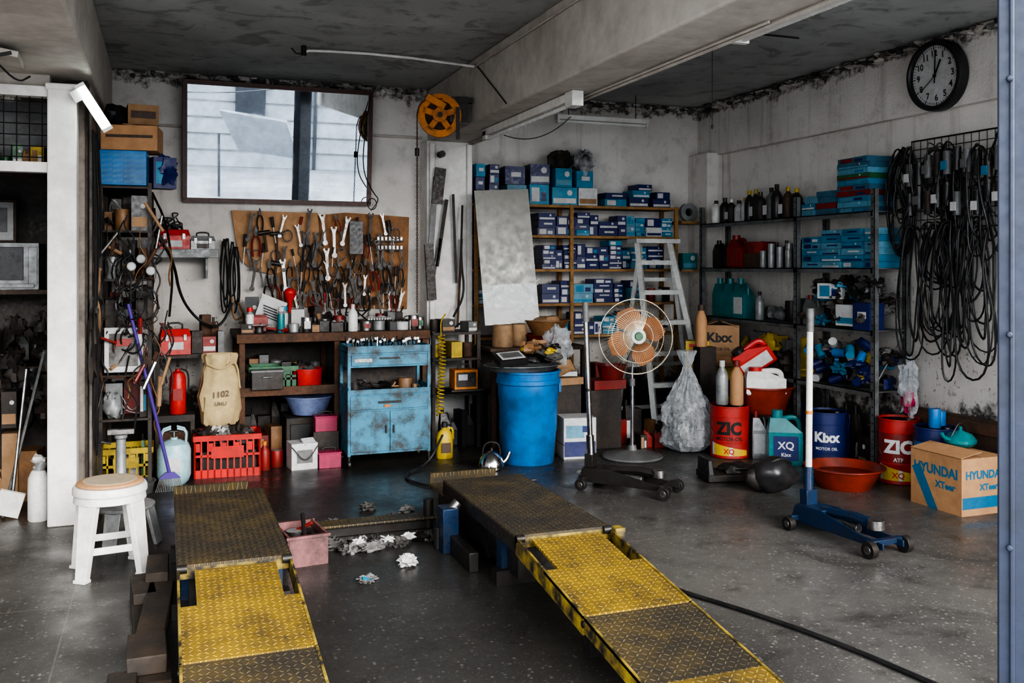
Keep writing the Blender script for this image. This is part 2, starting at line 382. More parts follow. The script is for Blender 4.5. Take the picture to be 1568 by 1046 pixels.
def clutter(b,x0,x1,y0,y1,z,hm,pal,kinds='bcpoj',dens=1.0):
    x=x0
    while x<x1-.03:
        w=ru(.05,.13); w=min(w,x1-x)
        y=(y0+y1)/2+ru(-.2,.2)*(y1-y0); h=ru(.45,1)*hm; k=R.choice(kinds); mm=R.choice(pal); cx=x+w/2
        if k=='b': ptbox(b,cx,y,z,w*.95,min(.18,(y1-y0)*.7),h,mm,R.choice([None,None,M_paper,M_card]),ru(-.2,.2))
        elif k=='c': can(b,cx,y,z,w*.46,min(h,w*1.4),mm,M_lgrey)
        elif k=='p': bottle(b,cx,y,z,w*.4,min(hm,w*2.6),mm,R.choice([M_blkp,M_red,M_paper]))
        elif k=='o': blob(b,(cx,y,z+h*.35),(w*.6,min(.09,(y1-y0)*.4),h*.4),mm)
        elif k=='j': jugloc(b,cx,y,z,w*.9,.08,h,mm,R.choice([M_blkp,M_redd,M_blkp]),R.choice([None,None,M_paper]))
        elif k=='t':
            q=[(cx+ru(-.08,.08),y+ru(-.04,.04),z+ru(0.01,h)) for _ in range(6)]; b.tube(smoothpts(q,2),ru(.004,.009),mm,5)
        x+=w/dens+.004
I4=Matrix.Identity(4)
# ---------------------------------------------------------------- ROOM
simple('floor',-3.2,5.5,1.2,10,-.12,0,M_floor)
simple('forecourt_ground',-14,16,-15,1.2,-.14,-.01,M_extg)
simple('ceiling',-3.2,5.5,1.2,10,3.18,3.4,M_ceil)
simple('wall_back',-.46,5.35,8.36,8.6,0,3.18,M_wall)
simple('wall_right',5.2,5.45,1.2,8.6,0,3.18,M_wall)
b=B('wall_left'); b.bx(-.56,-.46,6.35,8.6,0,2.7,M_dark); b.bx(-.46,-.445,6.5,8.36,0,2.7,mat('partition_panel',(.24,.20,.17),dirt=.8,sc=4)); b.done()
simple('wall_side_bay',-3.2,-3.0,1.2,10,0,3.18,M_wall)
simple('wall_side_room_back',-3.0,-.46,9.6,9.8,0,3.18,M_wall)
b=B('wall_front_partition'); b.bx(-3.0,-.66,6.24,6.34,2.62,3.18,M_beam); b.bx(-3.0,-1.6,6.24,6.34,0,2.62,M_beam); b.done()
b=B('ceiling_beam'); b.bx(2.26,2.66,1.2,8.36,2.68,3.18,M_beam); b.done(bevel=.015)
b=B('ceiling_beam'); b.bx(-.95,-.42,1.2,8.36,2.7,3.18,M_beam); b.done(bevel=.015)
b=B('trim_1'); b.bx(5.13,5.2,1.2,8.36,2.66,3.18,M_wall); b.done(bevel=.01)
b=B('trim_2'); b.bx(-.46,2.2,8.335,8.36,2.72,2.74,M_beam); b.done()
b=B('pillar_corner'); b.bx(5.02,5.2,8.0,8.36,0,2.68,M_wall); b.done(bevel=.01)
b=B('pillar'); b.bx(2.19,2.6,8.12,8.36,0,2.68,M_whitep); b.bx(2.21,2.26,8.09,8.12,.3,2.66,M_whitep); b.bx(2.56,2.61,8.09,8.12,.3,2.66,M_whitep); b.done(bevel=.008)
b=B('baseboard_right'); b.bx(5.14,5.2,3.2,5.45,.3,.52,M_dwood); b.bx(5.12,5.14,3.2,5.4,.42,.5,M_rust); b.done(bevel=.004)
b=B('trim_peeling_plaster')
for (p0,p1,n) in (((-.4,8.34,3.16),(2.2,8.34,3.16),70),((2.7,8.34,3.16),(5.1,8.34,3.14),70),((5.12,8.3,3.15),(5.12,3.4,3.15),120)):
    for i in range(n):
        t=(i+R.random())/n; q=V(p0).lerp(V(p1),t); 
        blob(b,(q.x,q.y,q.z+ru(-.03,.02)),(ru(.02,.07),ru(.01,.02) if p0[1]==p1[1] else ru(.03,.08),ru(.008,.03)),R.choice([M_beam,M_wall,M_ragl,M_rag]),.9,3,10)
b.done()
M_pside=mat('post_side_grime',(.20,.165,.135),dirt=.6)
b=B('door_frame_post'); b.bx(-.665,-.505,6.15,6.3,0,2.62,M_whitep); b.bx(-.54,-.47,6.3,6.5,0,2.6,M_pside)
b.bx(-.675,-.495,6.14,6.31,2.6,2.64,M_whitep); b.done(bevel=.008)
b=B('window_1'); 
b.bx(-1.6,-.665,6.17,6.25,2.11,2.17,M_whitep); b.bx(-1.6,-.665,6.17,6.25,2.56,2.62,M_whitep)
for i in range(14):
    x=-1.58+i*.068; b.cyl((x,6.2,2.16),(x,6.2,2.57),.0035,M_dsteel,seg=4)
for i in range(6): b.cyl((-1.6,6.2,2.2+i*.066),(-.67,6.2,2.2+i*.066),.0035,M_dsteel,seg=4)
b.done()
b=B('transom_shelf_items'); b.bx(-1.6,-.68,6.35,6.7,2.12,2.15,M_dwood); b.bx(-1.6,-.68,6.68,6.7,2.15,2.6,M_grey); clutter(b,-1.5,-.7,6.4,6.6,2.15,.2,[M_green,M_yelp,M_card,M_grey],'bco'); b.done()
b=B('gate_post'); b.box((0,0,1.55),(.3,.12,3.3),M_pole); b.box((-.12,-.063,1.55),(.012,.008,3.3),M_pole)
for z in(.5,.9,1.4,2.0): b.cyl((-.125,-.06,z),(-.125,-.075,z),.008,M_pole,seg=8)
b.done(loc=(1.987,1.601,-.01),rz=rad(-47.8),bevel=.006)
# street side, seen only in the mirror
b=B('opposite_building'); b.bx(-9,14,-14.2,-14,0,3.4,M_ext)
for i in range(6): b.bx(-9,14,-14,-13.95,.5+i*.5,.53+i*.5,M_grey)
b.bx(2.0,2.9,-14,-13.85,.9,3.2,M_extd); b.bx(4.4,4.5,-14,-13.85,0,3.4,M_extd); b.bx(-2.5,-.8,-14,-13.85,1.2,2.4,M_lgrey)
b.bx(-9,14,-14,-13.2,3.2,3.3,M_lgrey); b.done()
b=B('street_awning')
b.box((2.2,-7.5,1.5),(1.6,2.2,.05),M_ext,(.5,.1,.35)); b.box((2.25,-7.2,1.65),(.8,1.0,.05),M_lgrey,(.5,.1,.35)); 
for x in(1.2,3.3): b.cyl((x,-7.2,0),(x,-7.6,1.5),.03,M_extd)
b.cyl((-1.5,-6.5,0),(-1.4,-6.5,3.2),.03,M_extd); b.tube(droop((-1.4,-6.5,2.6),(4,-8,3.0),.3),.015,M_extd)
b.done()
# ---------------------------------------------------------------- CAR LIFT
def ramp_obj(x0,x1,yb,yf):
    b=B('car_lift_ramp'); w=x1-x0; xc=(x0+x1)/2
    b.bx(x0,x1,yf,yb,.288,.3,M_treadD); 
    for x in(x0,x1-.012): b.bx(x,x+.012,yf,yb,.22,.288,M_dsteel)
    b.bx(x0,x1,yf,yf+.012,.24,.288,M_yel); b.bx(x0,x1,yb-.012,yb,.21,.288,M_dsteel)
    b.bx(x0+.05,x1-.05,yf+.1,yb-.05,.06,.21,M_dsteel)
    for y in(yf+.25,yb-.2): b.bx(x0-.02,x1+.02,y-.04,y+.04,.0,.07,M_dsteel)
    for x in (x0+.02,x1-.06):
        b.bx(x,x+.05,yf+.25,yf+.33,0,.21,M_jblue); b.cyl((x+.025,yf+.29,0),(x+.025,yf+.29,.03),.04,M_jblue)
    for s_ in(-1,1): b.prism([(0,.02),(.06,.0),(.3,.2),(.26,.22)],.02,M_dsteel,Matrix.Translation((xc+s_*.2,yf+.5,.03))@Matrix.Rotation(pi/2,4,'Z'))
    k=.133; zf=lambda y:.288-(yf-y)*k
    def slab(xa,xb,ya,ybb,m,t=.012,dz=0):
        vs=[]
        for y in(ya,ybb):
            z=zf(y)+dz; vs+=[(xa,y,z-t),(xb,y,z-t),(xb,y,z),(xa,y,z)]
        b.geo(vs,[(0,1,2,3),(7,6,5,4),(0,4,5,1),(1,5,6,2),(2,6,7,3),(3,7,4,0)],m)
    y1=yf-.34; y2=yf-.75; y3=yf-1.24; y4=yf-2.1
    slab(x0+.07,x1-.07,y1,yf-.03,M_treadY); slab(x0,x1,y2+.006,y1,M_treadY)
    slab(x0,x1,y3,y2-.006,M_treadD); slab(x0,x1,y4,y3-.0,M_treadY)
    for x in(x0,x1-.01):
        slab(x,x+.01,y2+.006,yf-.0,M_yel,.08,.004); slab(x,x+.01,y3,y2-.006,M_yel,.065,.004); slab(x,x+.01,y4,y3,M_yel,.02,.004)
    for x in (x0,x1-.04): b.cyl((x,yf-.005,.285),(x+.04,yf-.005,.285),.018,M_dsteel)
    b.cyl((x0-.005,y2,zf(y2)-.03),(x1+.005,y2,zf(y2)-.03),.014,M_dsteel)
    b.bx(x0+.05,x0+.1,y2+.05,y2+.12,0,zf(y2)-.02,M_dsteel); b.bx(x1-.1,x1-.05,y2+.05,y2+.12,0,zf(y2)-.02,M_dsteel)
    b.bx(x0+.0,x1-.06,yb+.02,yb+.3,.2,.215,M_treadD); b.box((xc-.03,yb+.3,.23),(w-.06,.012,.1),M_treadD,(.2,0,0)); b.bx(x0+.05,x1-.1,yb+.02,yb+.28,.0,.2,M_dsteel)
    return b.done(bevel=0)
ramp_obj(.04,.51,5.44,4.14); ramp_obj(1.52,2.007,5.27,4.06)
b=B('lift_cross_bar'); b.bx(.53,1.5,5.36,5.44,.0,.06,M_dsteel); b.bx(.7,1.5,5.33,5.46,.06,.075,M_treadD); b.cyl((1.46,5.38,0),(1.46,5.38,.17),.03,M_dsteel); b.done(bevel=.004)
b=B('timber_blocking')
for i,(x,y,l,z,w,h) in enumerate([(-.06,4.0,1.5,0,.12,.05),(-.05,4.15,.9,.05,.11,.05),(-.12,3.2,.7,0,.13,.05),(-.04,3.3,.4,.05,.1,.05),(-.1,4.6,.3,.05,.1,.05),(-.15,3.55,.3,0,.1,.07),(-.04,4.75,.3,.05,.1,.09),(-.07,3.8,.25,.05,.14,.07)]):
    b.box((x,y,z+h/2),(w,l,h),M_planks,(0,0,ru(-.08,.08)))
b.done(bevel=.005)
b=B('lift_base_rail'); b.bx(2.05,2.12,4.3,5.6,0,.06,M_dsteel); b.bx(2.007,2.06,4.0,4.06,.25,.3,M_yel)
b.box((1.46,4.75,.05),(.05,.5,.1),M_dsteel); b.box((1.44,4.9,.12),(.09,.12,.24),M_jblue); b.cyl((1.44,4.9,.2),(1.5,4.9,.26),.03,M_steel); b.cyl((1.4,4.95,0),(1.4,4.95,.12),.025,M_dsteel); b.done(bevel=.004)
b=B('air_hose'); b.tube(smoothpts([(2.2,5.2,.012),(2.17,4.9,.012),(2.18,4.35,.012),(2.25,3.95,.012),(2.45,3.5,.012),(2.58,3.1,.012),(2.65,2.7,.012),(2.74,2.2,.012)],3),.0105,M_blk,8); b.done()
b=B('air_hose'); b.tube(smoothpts([(2.0,6.95,.25),(1.9,7.0,.02),(1.6,6.7,.012),(1.7,6.35,.012),(1.9,6.15,.012),(2.3,6.3,.012),(2.5,6.25,.012)],3),.009,M_blk,8); b.done()
b=B('parts_tray'); 
for (c,d) in (((0,0,.005),(.2,.3,.01)),((-.1,0,.08),(.012,.3,.16)),((.1,0,.08),(.012,.3,.16)),((0,-.15,.08),(.2,.012,.16)),((0,.15,.08),(.2,.012,.16))): b.box(c,d,M_pink)
b.bx(-.115,.115,-.165,-.15,.145,.16,M_pink); b.bx(-.115,.115,.15,.165,.145,.16,M_pink)
b.box((0,.0,.1),(.17,.26,.04),M_dsteel)
b.cyl((0,-.1,.1),(.04,.12,.2),.012,M_dsteel); b.cyl((-.05,.1,.1),(.06,0,.18),.01,M_redd); clutter(b,-.08,.08,-.1,.1,.1,.06,[M_dsteel,M_dark],'co')
b.done(loc=(.67,5.05,0),rz=.12,bevel=.004)
b=B('dirty_rag_pile')
for i in range(22): blob(b,(ru(.86,1.40),ru(5.0,5.25),.018),(ru(.03,.06),ru(.03,.05),ru(.02,.03)),R.choice([M_rag,M_rag,M_rag,M_ragl,M_dsteel]),1.0,3,20)
for k in range(3): blob(b,(ru(.88,1.35),ru(5.05,5.2),.04),(.035,.03,.02),M_tissue,1.0,3,20)
b.done()
b=B('crumpled_tissue'); blob(b,(0,0,.03),(.05,.04,.032),M_tissue,.9,3,24); b.done(loc=(1.17,4.72,0))
b=B('crumpled_wrapper'); blob(b,(0,0,.015),(.05,.035,.02),M_ragl,.8,3,24); b.box((0,-.02,.025),(.05,.02,.006),M_cyan,(.3,.2,.2)); b.done(loc=(.92,4.55,0))
for (x,y,mm) in((1.42,5.75,M_ragl),(.62,5.6,M_tissue),(.93,5.6,M_rag),(1.3,5.6,M_rag),(2.9,6.3,M_ragl),(1.2,5.9,M_rag)):
    b=B('crumpled_rag'); blob(b,(0,0,.02),(.05,.04,.025),mm,.9,3,20); b.done(loc=(x,y,0))
# ---------------------------------------------------------------- WALL ITEMS (back)
b=B('wall_mirror')
W,H=1.52,.98
b.box((0,-.012,H/2),(W,.004,H),M_mirror)
for (c,d) in (((0,0,0),(W+.07,.05,.04)),((0,0,H),(W+.07,.05,.04)),((-W/2-.018,0,H/2),(.04,.05,H)),((W/2+.018,0,H/2),(.04,.05,H))): b.box(c,d,M_frame)
b.box((0,.015,H/2),(W,.01,H),M_dwood)
b.done(loc=(.92,8.31,2.11),rot=(rad(6),0,0),bevel=.006)
b=B('tool_board')
b.prism([(.9,1.2),(2.06,1.16),(2.08,2.0),(1.5,2.03),(1.05,1.98),(.9,1.9)],.02,M_ply)
L=[(.52,2.03),(1.25,2.02),(1.27,1.72),(1.12,1.6),(1.0,1.52),(.86,1.48),(.70,1.52),(.6,1.6),(.56,1.75)]
b.prism(L[::-1],.02,M_ply2,Matrix.Translation((0,-.022,0)))
b.done(loc=(0,8.345,0))
def wrench(b,x,z,l,an,m,y=0):
    T=Matrix.Translation((x,y,z))@Matrix.Rotation(an,4,'Y')
    w=l*.05; h=l*.11
    b.prism([(-w,0),(w,0),(w*.8,-l*.8),(-w*.8,-l*.8)][::-1],.006,m,T)
    b.prism([(-h,.02),(-h*.5,h*1.0),(-h*.35,h*.2),(h*.35,h*.2),(h*.5,h*1.0),(h,.02),(w,-h),(-w,-h)][::-1],.008,m,T)
    n=10; b.prism([(h*.8*math.cos(2*pi*i/n),-l*.86+h*.8*math.sin(2*pi*i/n)) for i in range(n)],.009,m,T)
def plier(b,x,z,l,an,m,g,y=0):
    o=b.T.copy(); b.T=b.T@Matrix.Translation((x,y,z))@Matrix.Rotation(an,4,'Y')
    for s in(-1,1):
        b.tube(smoothpts([(0,0,0),(s*l*.1,0,-l*.15),(s*l*.13,0,-l*.4),(s*l*.09,0,-l*.7)],1),l*.035,g,6)
        b.prism([(0,-.01),(s*l*.07,l*.02),(s*l*.05,l*.15),(s*l*.01,l*.28),(0,l*.28)][::(-1 if s>0 else 1)],.012,m)
    b.cyl((0,-.01,0),(0,.01,0),l*.06,m,seg=10); b.T=o
def driver(b,x,z,l,an,g,y=0):
    o=b.T.copy(); b.T=b.T@Matrix.Translation((x,y,z))@Matrix.Rotation(an,4,'Y')
    b.cyl((0,0,0),(0,0,-l*.4),l*.07,g,l*.055,8); b.cyl((0,0,-l*.4),(0,0,-l),.004,M_steel,seg=6); b.T=o
def hammer(b,x,z,l,an,y=0):
    o=b.T.copy(); b.T=b.T@Matrix.Translation((x,y,z))@Matrix.Rotation(an,4,'Y')
    b.cyl((0,0,0),(0,0,-l),.011,M_dwood,seg=8); b.cyl((-.05,0,0),(.05,0,0),.02,M_dsteel,seg=10); b.T=o
b=B('hand_tool_collection'); b.T=Matrix.Translation((0,8.29,0))
for row,(z,n,x0,x1) in enumerate([(2.0,13,.62,1.95),(1.86,17,.60,2.0),(1.72,19,.62,2.02),(1.56,24,.68,2.03),(1.42,26,.78,2.03),(1.3,26,.95,2.02)]):
    for i in range(n):
        x=x0+(x1-x0)*(i+ru(.2,.8))/n; k=R.random(); zz=z+ru(-.04,.04); an=ru(-.25,.25); y=ru(-.03,.0)
        l=ru(.15,.28)
        if k<.40: wrench(b,x,zz,l,an,R.choice([M_steel,M_dsteel,M_dsteel]),y)
        elif k<.66: plier(b,x,zz,l,an,M_dsteel,R.choice([M_blk,M_blk,M_dsteel,M_blk,M_redd]),y)
        elif k<.82: driver(b,x,zz,l,an,R.choice([M_blk,M_redd,M_blk,M_dwood]),y)
        elif k<.92: hammer(b,x,zz,l,an,y)
        else: b.tube([(x+.04*math.cos(t),y,zz-.05+.05*math.sin(t)) for t in [2*pi*j/14 for j in range(14)]],.006,M_dsteel,5,True)
b.prism([(1.52,1.66),(1.64,1.66),(1.64,1.95),(1.52,1.95)],.012,M_blkp,Matrix.Translation((0,-.03,0)))
for r_,z in((0,1.8),(1,1.72)):
    for i in range(7): b.box((1.78+i*.035,-.02,z),(.02,.02,.03),M_steel)
    b.box((1.88,-.012,z-.02),(.27,.02,.012),M_dsteel)
b.tube(smoothpts([(1.2,-.03,1.75),(1.15,-.03,1.6),(1.22,-.03,1.5),(1.3,-.03,1.62),(1.24,-.03,1.7)],2),.01,M_chrome,6)
b.done(loc=(0,0,0))
b=B('drive_belt_bundle'); b.T=Matrix.Translation((0,8.28,0))
for i in range(6):
    x=.44+i*.024+ru(-.01,.01); zt=ru(1.7,1.8); zb=ru(1.12,1.3); b.tube(smoothpts([(x,-.02,zt),(x-.03,-.03,1.5),(x+ru(-.03,.03),-.03,zb),(x+.03,-.03,zb+.03),(x+.035+ru(-.01,.02),-.02,1.5),(x+.01,-.02,zt)],2),.007,M_blk,5)
b.T=I4; b.done()
b=B('hanging_strips'); y=8.07
for (x0,z0,x1,z1,w,mm) in ((2.26,2.35,2.2,1.55,.05,M_grey),(2.36,2.15,2.27,1.55,.03,M_dark),(2.42,2.2,2.45,1.4,.022,M_dark),(2.3,1.8,2.22,1.35,.025,M_dsteel),(2.5,1.8,2.46,1.0,.02,M_rust)):
    L=math.hypot(x1-x0,z1-z0); an=math.atan2(x1-x0,z1-z0)
    b.box(((x0+x1)/2,y,(z0+z1)/2),(w,.012,L),mm,(0,an,0))
b.box((2.28,8.05,2.27),(.1,.02,.32),M_dsteel,(0,.12,0)); b.cyl((2.3,8.08,2.55),(2.3,8.0,2.55),.03,M_dsteel); 
b.tube(smoothpts([(2.5,8.05,2.1),(2.47,8.0,1.6),(2.52,8.03,1.3),(2.4,8.0,1.1)],2),.01,M_blk,6)
b.box((2.2,8.04,1.5),(.08,.03,.5),M_dsteel,(0,-.06,0)); b.done()
b=B('wall_cable_reel'); 
def ring(b,c,r0,r1,t,m,seg=30): b.lathe([(r0,-t/2),(r1,-t/2),(r1,t/2),(r0,t/2),(r0,-t/2)],m,c,seg,(pi/2,0,0))
ring(b,(0,0,0),.115,.168,.05,M_orange); b.cyl((0,.05,0),(0,-.05,0),.055,M_orange,seg=18); b.cyl((0,.03,0),(0,.02,0),.14,M_rust,seg=24); b.cyl((0,-.05,0),(0,-.07,0),.02,M_dsteel)
for i in range(5):
    a=2*pi*i/5+.3; b.box((.085*math.cos(a),-.01,.085*math.sin(a)),(.1,.03,.045),M_orange,(0,-a,0))
ring(b,(0,.06,0),.11,.16,.03,M_yelp); b.box((.15,.04,.05),(.14,.1,.2),M_dsteel); b.box((-.03,-.04,.1),(.16,.03,.05),M_orange,(0,.5,0)); b.box((.14,-.02,-.06),(.03,.02,.25),M_dsteel)
b.box((.2,.0,.12),(.1,.06,.04),M_dsteel)
b.done(loc=(1.99,7.0,2.72),rz=-.25)
b=B('hoist_chain')
for i in range(75):
    z=2.72-i*.0205; b.tube([(1.81+(.006*math.cos(t) if i%2 else 0),7.0+(0 if i%2 else .006*math.cos(t)),z+.014*math.sin(t)) for t in [pi*j/3 for j in range(6)]],.003,M_rust,4,True)
b.tube(smoothpts([(1.81,7.0,2.72),(1.83,7.0,2.8),(1.88,7.0,2.84)],1),.006,M_rust,5); b.cyl((1.81,7.0,2.40),(1.81,7.0,2.46),.018,M_dsteel)
b.done()
b=B('wall_shelf'); b.bx(-.16,.40,8.02,8.34,1.645,1.67,M_galv); b.bx(-.16,.40,8.02,8.03,1.62,1.69,M_galv); b.bx(-.1,-.08,8.1,8.35,1.45,1.645,M_galv); b.bx(.3,.32,8.1,8.35,1.45,1.645,M_galv); b.done(bevel=.003)
def toolbox(name,loc,w,d,h,m,rz=0):
    b=B(name); b.fr((0,0,0),(w,d),(0,0,h*.6),(w,d),m); b.fr((0,0,h*.62),(w*1.02,d*1.02),(0,0,h*.85),(w*.9,d*.6),m); b.box((0,0,h*.61),(w*1.03,d*1.03,h*.04),M_redd if m==M_red else M_dsteel)
    b.tube(smoothpts([(-w*.25,0,h*.85),(-w*.25,0,h*1.05),(w*.25,0,h*1.05),(w*.25,0,h*.85)],1),.008,M_blk,6)
    for x in(-w*.3,w*.3): b.box((x,-d/2-.006,h*.58),(.025,.012,.05),M_steel)
    b.box((0,-d/2-.002,h*.3),(w*.5,.004,h*.25),M_paper if m==M_red else M_dsteel)
    b.done(loc=loc,rz=rz,bevel=.004)
toolbox('toolbox',(.06,8.14,1.672),.24,.16,.21,M_red); toolbox('metal_case',(.28,8.14,1.672),.19,.16,.15,M_lgrey)
b=B('tangled_leads'); 
for i in range(7): b.tube(smoothpts([(-.1+ru(-.03,.03),8.25,1.7)]+[(ru(-.12,.16),ru(8.22,8.3),ru(1.70,2.0)) for _ in range(5)],2),.006,M_blk,5)
b.done()
# ---------------------------------------------------------------- WORKBENCH
b=B('workbench'); b.bx(.51,2.06,7.55,8.33,.98,1.02,M_dwood); b.bx(.51,2.06,7.53,7.56,.95,1.02,M_rust)
for x in(.53,1.27,2.0):
    for y in(7.58,8.28): b.bx(x,x+.045,y-.02,y+.025,0,.98,M_rust)
b.bx(.53,1.3,7.56,8.3,.555,.585,M_rust); b.bx(.53,1.3,7.55,7.57,.53,.6,M_rust); b.bx(.53,2.0,8.3,8.33,.05,.98,M_dark); b.done(bevel=.003)
pal=[M_grey,M_dsteel,M_steel,M_paper,M_redd,M_blkp,M_brown,M_lgrey,M_dark,M_dark]
b=B('bench_clutter'); clutter(b,1.1,2.0,7.95,8.2,1.02,.14,pal,'bcpct'); clutter(b,.55,1.1,7.95,8.2,1.02,.3,[M_grey,M_paper,M_dsteel,M_brown,M_blkp,M_dark],'bptcb'); clutter(b,.55,2.0,7.62,7.78,1.02,.09,pal,'ctcob'); clutter(b,1.1,2.0,7.75,7.95,1.02,.12,[M_steel,M_dsteel,M_steel,M_paper,M_dark],'ctoc'); clutter(b,.6,2.0,8.0,8.2,1.02,.2,[M_dark,M_dsteel,M_blkp,M_brown],'tbo'); b.done()
for (x,y,mm,cp) in((.86,7.66,M_teal,M_paper),(.90,7.78,M_paper,M_cyan),(.62,7.66,M_white,M_red)):
    b=B('spray_can'); spray(b,0,0,0,mm,cp); b.done(loc=(x,y,1.02))
b=B('oil_bottle'); bottle(b,0,0,0,.04,.22,M_white,M_paper); b.done(loc=(1.43,7.62,1.02))
for (x,y,h) in((1.06,7.64,.12),(1.55,7.66,.08),(1.95,7.66,.12),(2.02,7.75,.1)):
    b=B('tin_can'); can(b,0,0,0,.045,h,M_steel,M_lgrey); b.box((0,-.046,h/2),(.05,.002,h*.5),R.choice([M_green,M_redd,M_paper])); b.done(loc=(x,y,1.02))
b=B('funnel'); b.lathe([(.055,.16),(.06,.165),(.014,.09),(.008,0),(.012,0),(.02,.09),(.055,.155)],M_red,(0,0,0),20); b.sph((0,0,.17),(.05,.05,.04),M_red); b.done(loc=(.97,8.0,1.16))
b=B('instruction_sheet'); b.box((0,0,.12),(.22,.004,.26),M_paper,(-.3,.4,.1)); 
for i in range(5): b.box((0,-.006-.012*i*.3,.16-i*.022),(.12,.003,.007),M_ink,(-.3,.4,.1))
b.done(loc=(.8,7.9,1.05))
b=B('work_gloves'); 
for k in(0,1):
    b.T=Matrix.Translation((k*.09,0,0)); b.sph((0,0,.02),(.045,.055,.02),M_paper,16,.3)
    for j in range(4): b.tube([(-.03+j*.02,-.04,.02),(-.035+j*.023,-.09,.015)],.009,M_paper,6)
    b.tube([(.04,0,.02),(.065,-.04,.015)],.01,M_paper,6)
b.T=I4; b.done(loc=(1.6,7.72,1.1))
b=B('bench_vise'); b.box((0,0,.04),(.1,.14,.06),M_redd); b.box((0,-.08,.09),(.11,.04,.08),M_redd); b.box((0,.02,.09),(.11,.05,.1),M_redd); b.cyl((0,-.2,.07),(0,.05,.07),.012,M_steel); b.cyl((-.08,-.2,.07),(.08,-.2,.07),.006,M_steel); b.done(loc=(.70,7.75,1.02),bevel=.004)
def crate(name,loc,w,d,h,m,rz=0,lattice=True):
    b=B(name); b.box((0,0,.008),(w,d,.016),m)
    for s in(-1,1):
        for (cx,cy,dx,dy,L,ax) in((0,s*d/2,w,.012,w,'x'),(s*w/2,0,.012,d,d,'y')):
            b.box((cx,cy,h-.02),(dx+.012,dy+.012,.04),m); b.box((cx,cy,.03),(dx,dy,.06),m); b.box((cx,cy,h*.52),(dx,dy,.018),m)
            n=int(L/.045)
            for i in range(n+1):
                t=-L/2+L*i/n
                b.box((cx+(t if ax=='x' else 0),cy+(t if ax=='y' else 0),h/2),(.012,.012,h) ,m)
                if lattice and i<n and i%2==0: b.box((cx+(t+.022 if ax=='x' else 0),cy+(t+.022 if ax=='y' else 0),h*.72),(.03 if ax=='x' else .008,.03 if ax=='y' else .008,h*.2),m)
    b.box((0,-d/2-.008,h*.6),(w*.5,.006,h*.28),m)
    return b.done(loc=loc,rz=rz)
crate('plastic_basket',(.8,7.75,.585),.36,.26,.17,M_green)
b=B('basket_parts'); clutter(b,.66,.95,7.7,7.82,.605,.2,[M_grey,M_dsteel,M_teal],'cbo'); b.done()
b=B('metal_box'); b.box((0,0,.07),(.24,.16,.14),M_dsteel); b.box((0,0,.145),(.25,.17,.02),M_grey); b.cyl((-.04,-.09,.1),(.04,-.09,.1),.006,M_steel); b.done(loc=(.74,7.58,.585),bevel=.004)
def basin(name,loc,r,h,m,r0=.7,rz=0,sc=(1,1)):
    b=B(name); b.lathe([(r*r0,0),(r*r0*1.02,.004),(r*.96,h*.93),(r*1.03,h*.95),(r*1.03,h),(r*.94,h),(r*r0*.96,h*.1),(0,h*.09)],m,(0,0,0),32,sc=sc); return b.done(loc=loc,rz=rz)
basin('parts_bowl',(1.07,7.70,.585),.13,.14,M_red,.85)
b=B('bowl_contents'); clutter(b,1.0,1.14,7.66,7.76,.67,.14,[M_dsteel,M_green,M_rag],'otb',1.6); b.done()
basin('plastic_basin',(1.1,7.8,.34),.2,.15,M_lav,.65)
b=B('step_crate'); b.bx(.9,1.25,7.65,8.05,0,.33,M_dark); b.bx(.93,1.22,7.64,7.66,.05,.28,M_blk); b.done(bevel=.005)
b=B('bench_shelf_clutter'); clutter(b,.58,1.25,8.0,8.2,.59,.3,[M_dark,M_grey,M_dsteel,M_brown],'bcj'); clutter(b,.58,.88,7.7,8.0,0,.3,[M_dark,M_redd,M_dsteel,M_brown],'bcj'); clutter(b,.6,1.25,8.1,8.25,0,.5,[M_dark,M_dsteel],'bj'); b.done()
b=B('small_carton'); b.box((0,0,.1),(.2,.18,.2),M_paper); b.box((0,-.092,.1),(.12,.002,.1),M_grey); b.box((.04,-.05,.205),(.1,.08,.012),M_paper,(.5,0,.2)); b.tube(smoothpts([(-.1,-.1,.18),(0,-.13,.05),(.1,-.1,.18)],2),.004,M_blk,5); b.done(loc=(.98,7.32,0),rz=.1,bevel=.003)
for k in(0,1):
    b=B('magenta_case'); b.box((0,0,.055),(.17,.13,.11),M_mag); b.box((0,0,.115),(.18,.14,.012),M_mag); b.tube(smoothpts([(-.05,0,.12),(-.05,0,.15),(.05,0,.15),(.05,0,.12)],1),.007,M_blk)
    if k: b.box((0,0,-.125),(.2,.13,.25),M_dark)
    b.done(loc=(1.18,7.28,0) if not k else (1.18,7.47,.25),bevel=.006)
b=B('grease_bottle'); bottle(b,0,0,0,.04,.22,M_redd,M_orange); b.done(loc=(.7,7.32,0))
b=B('paint_tin'); can(b,0,0,0,.05,.13,M_redd,M_lgrey); b.done(loc=(.8,7.42,0))
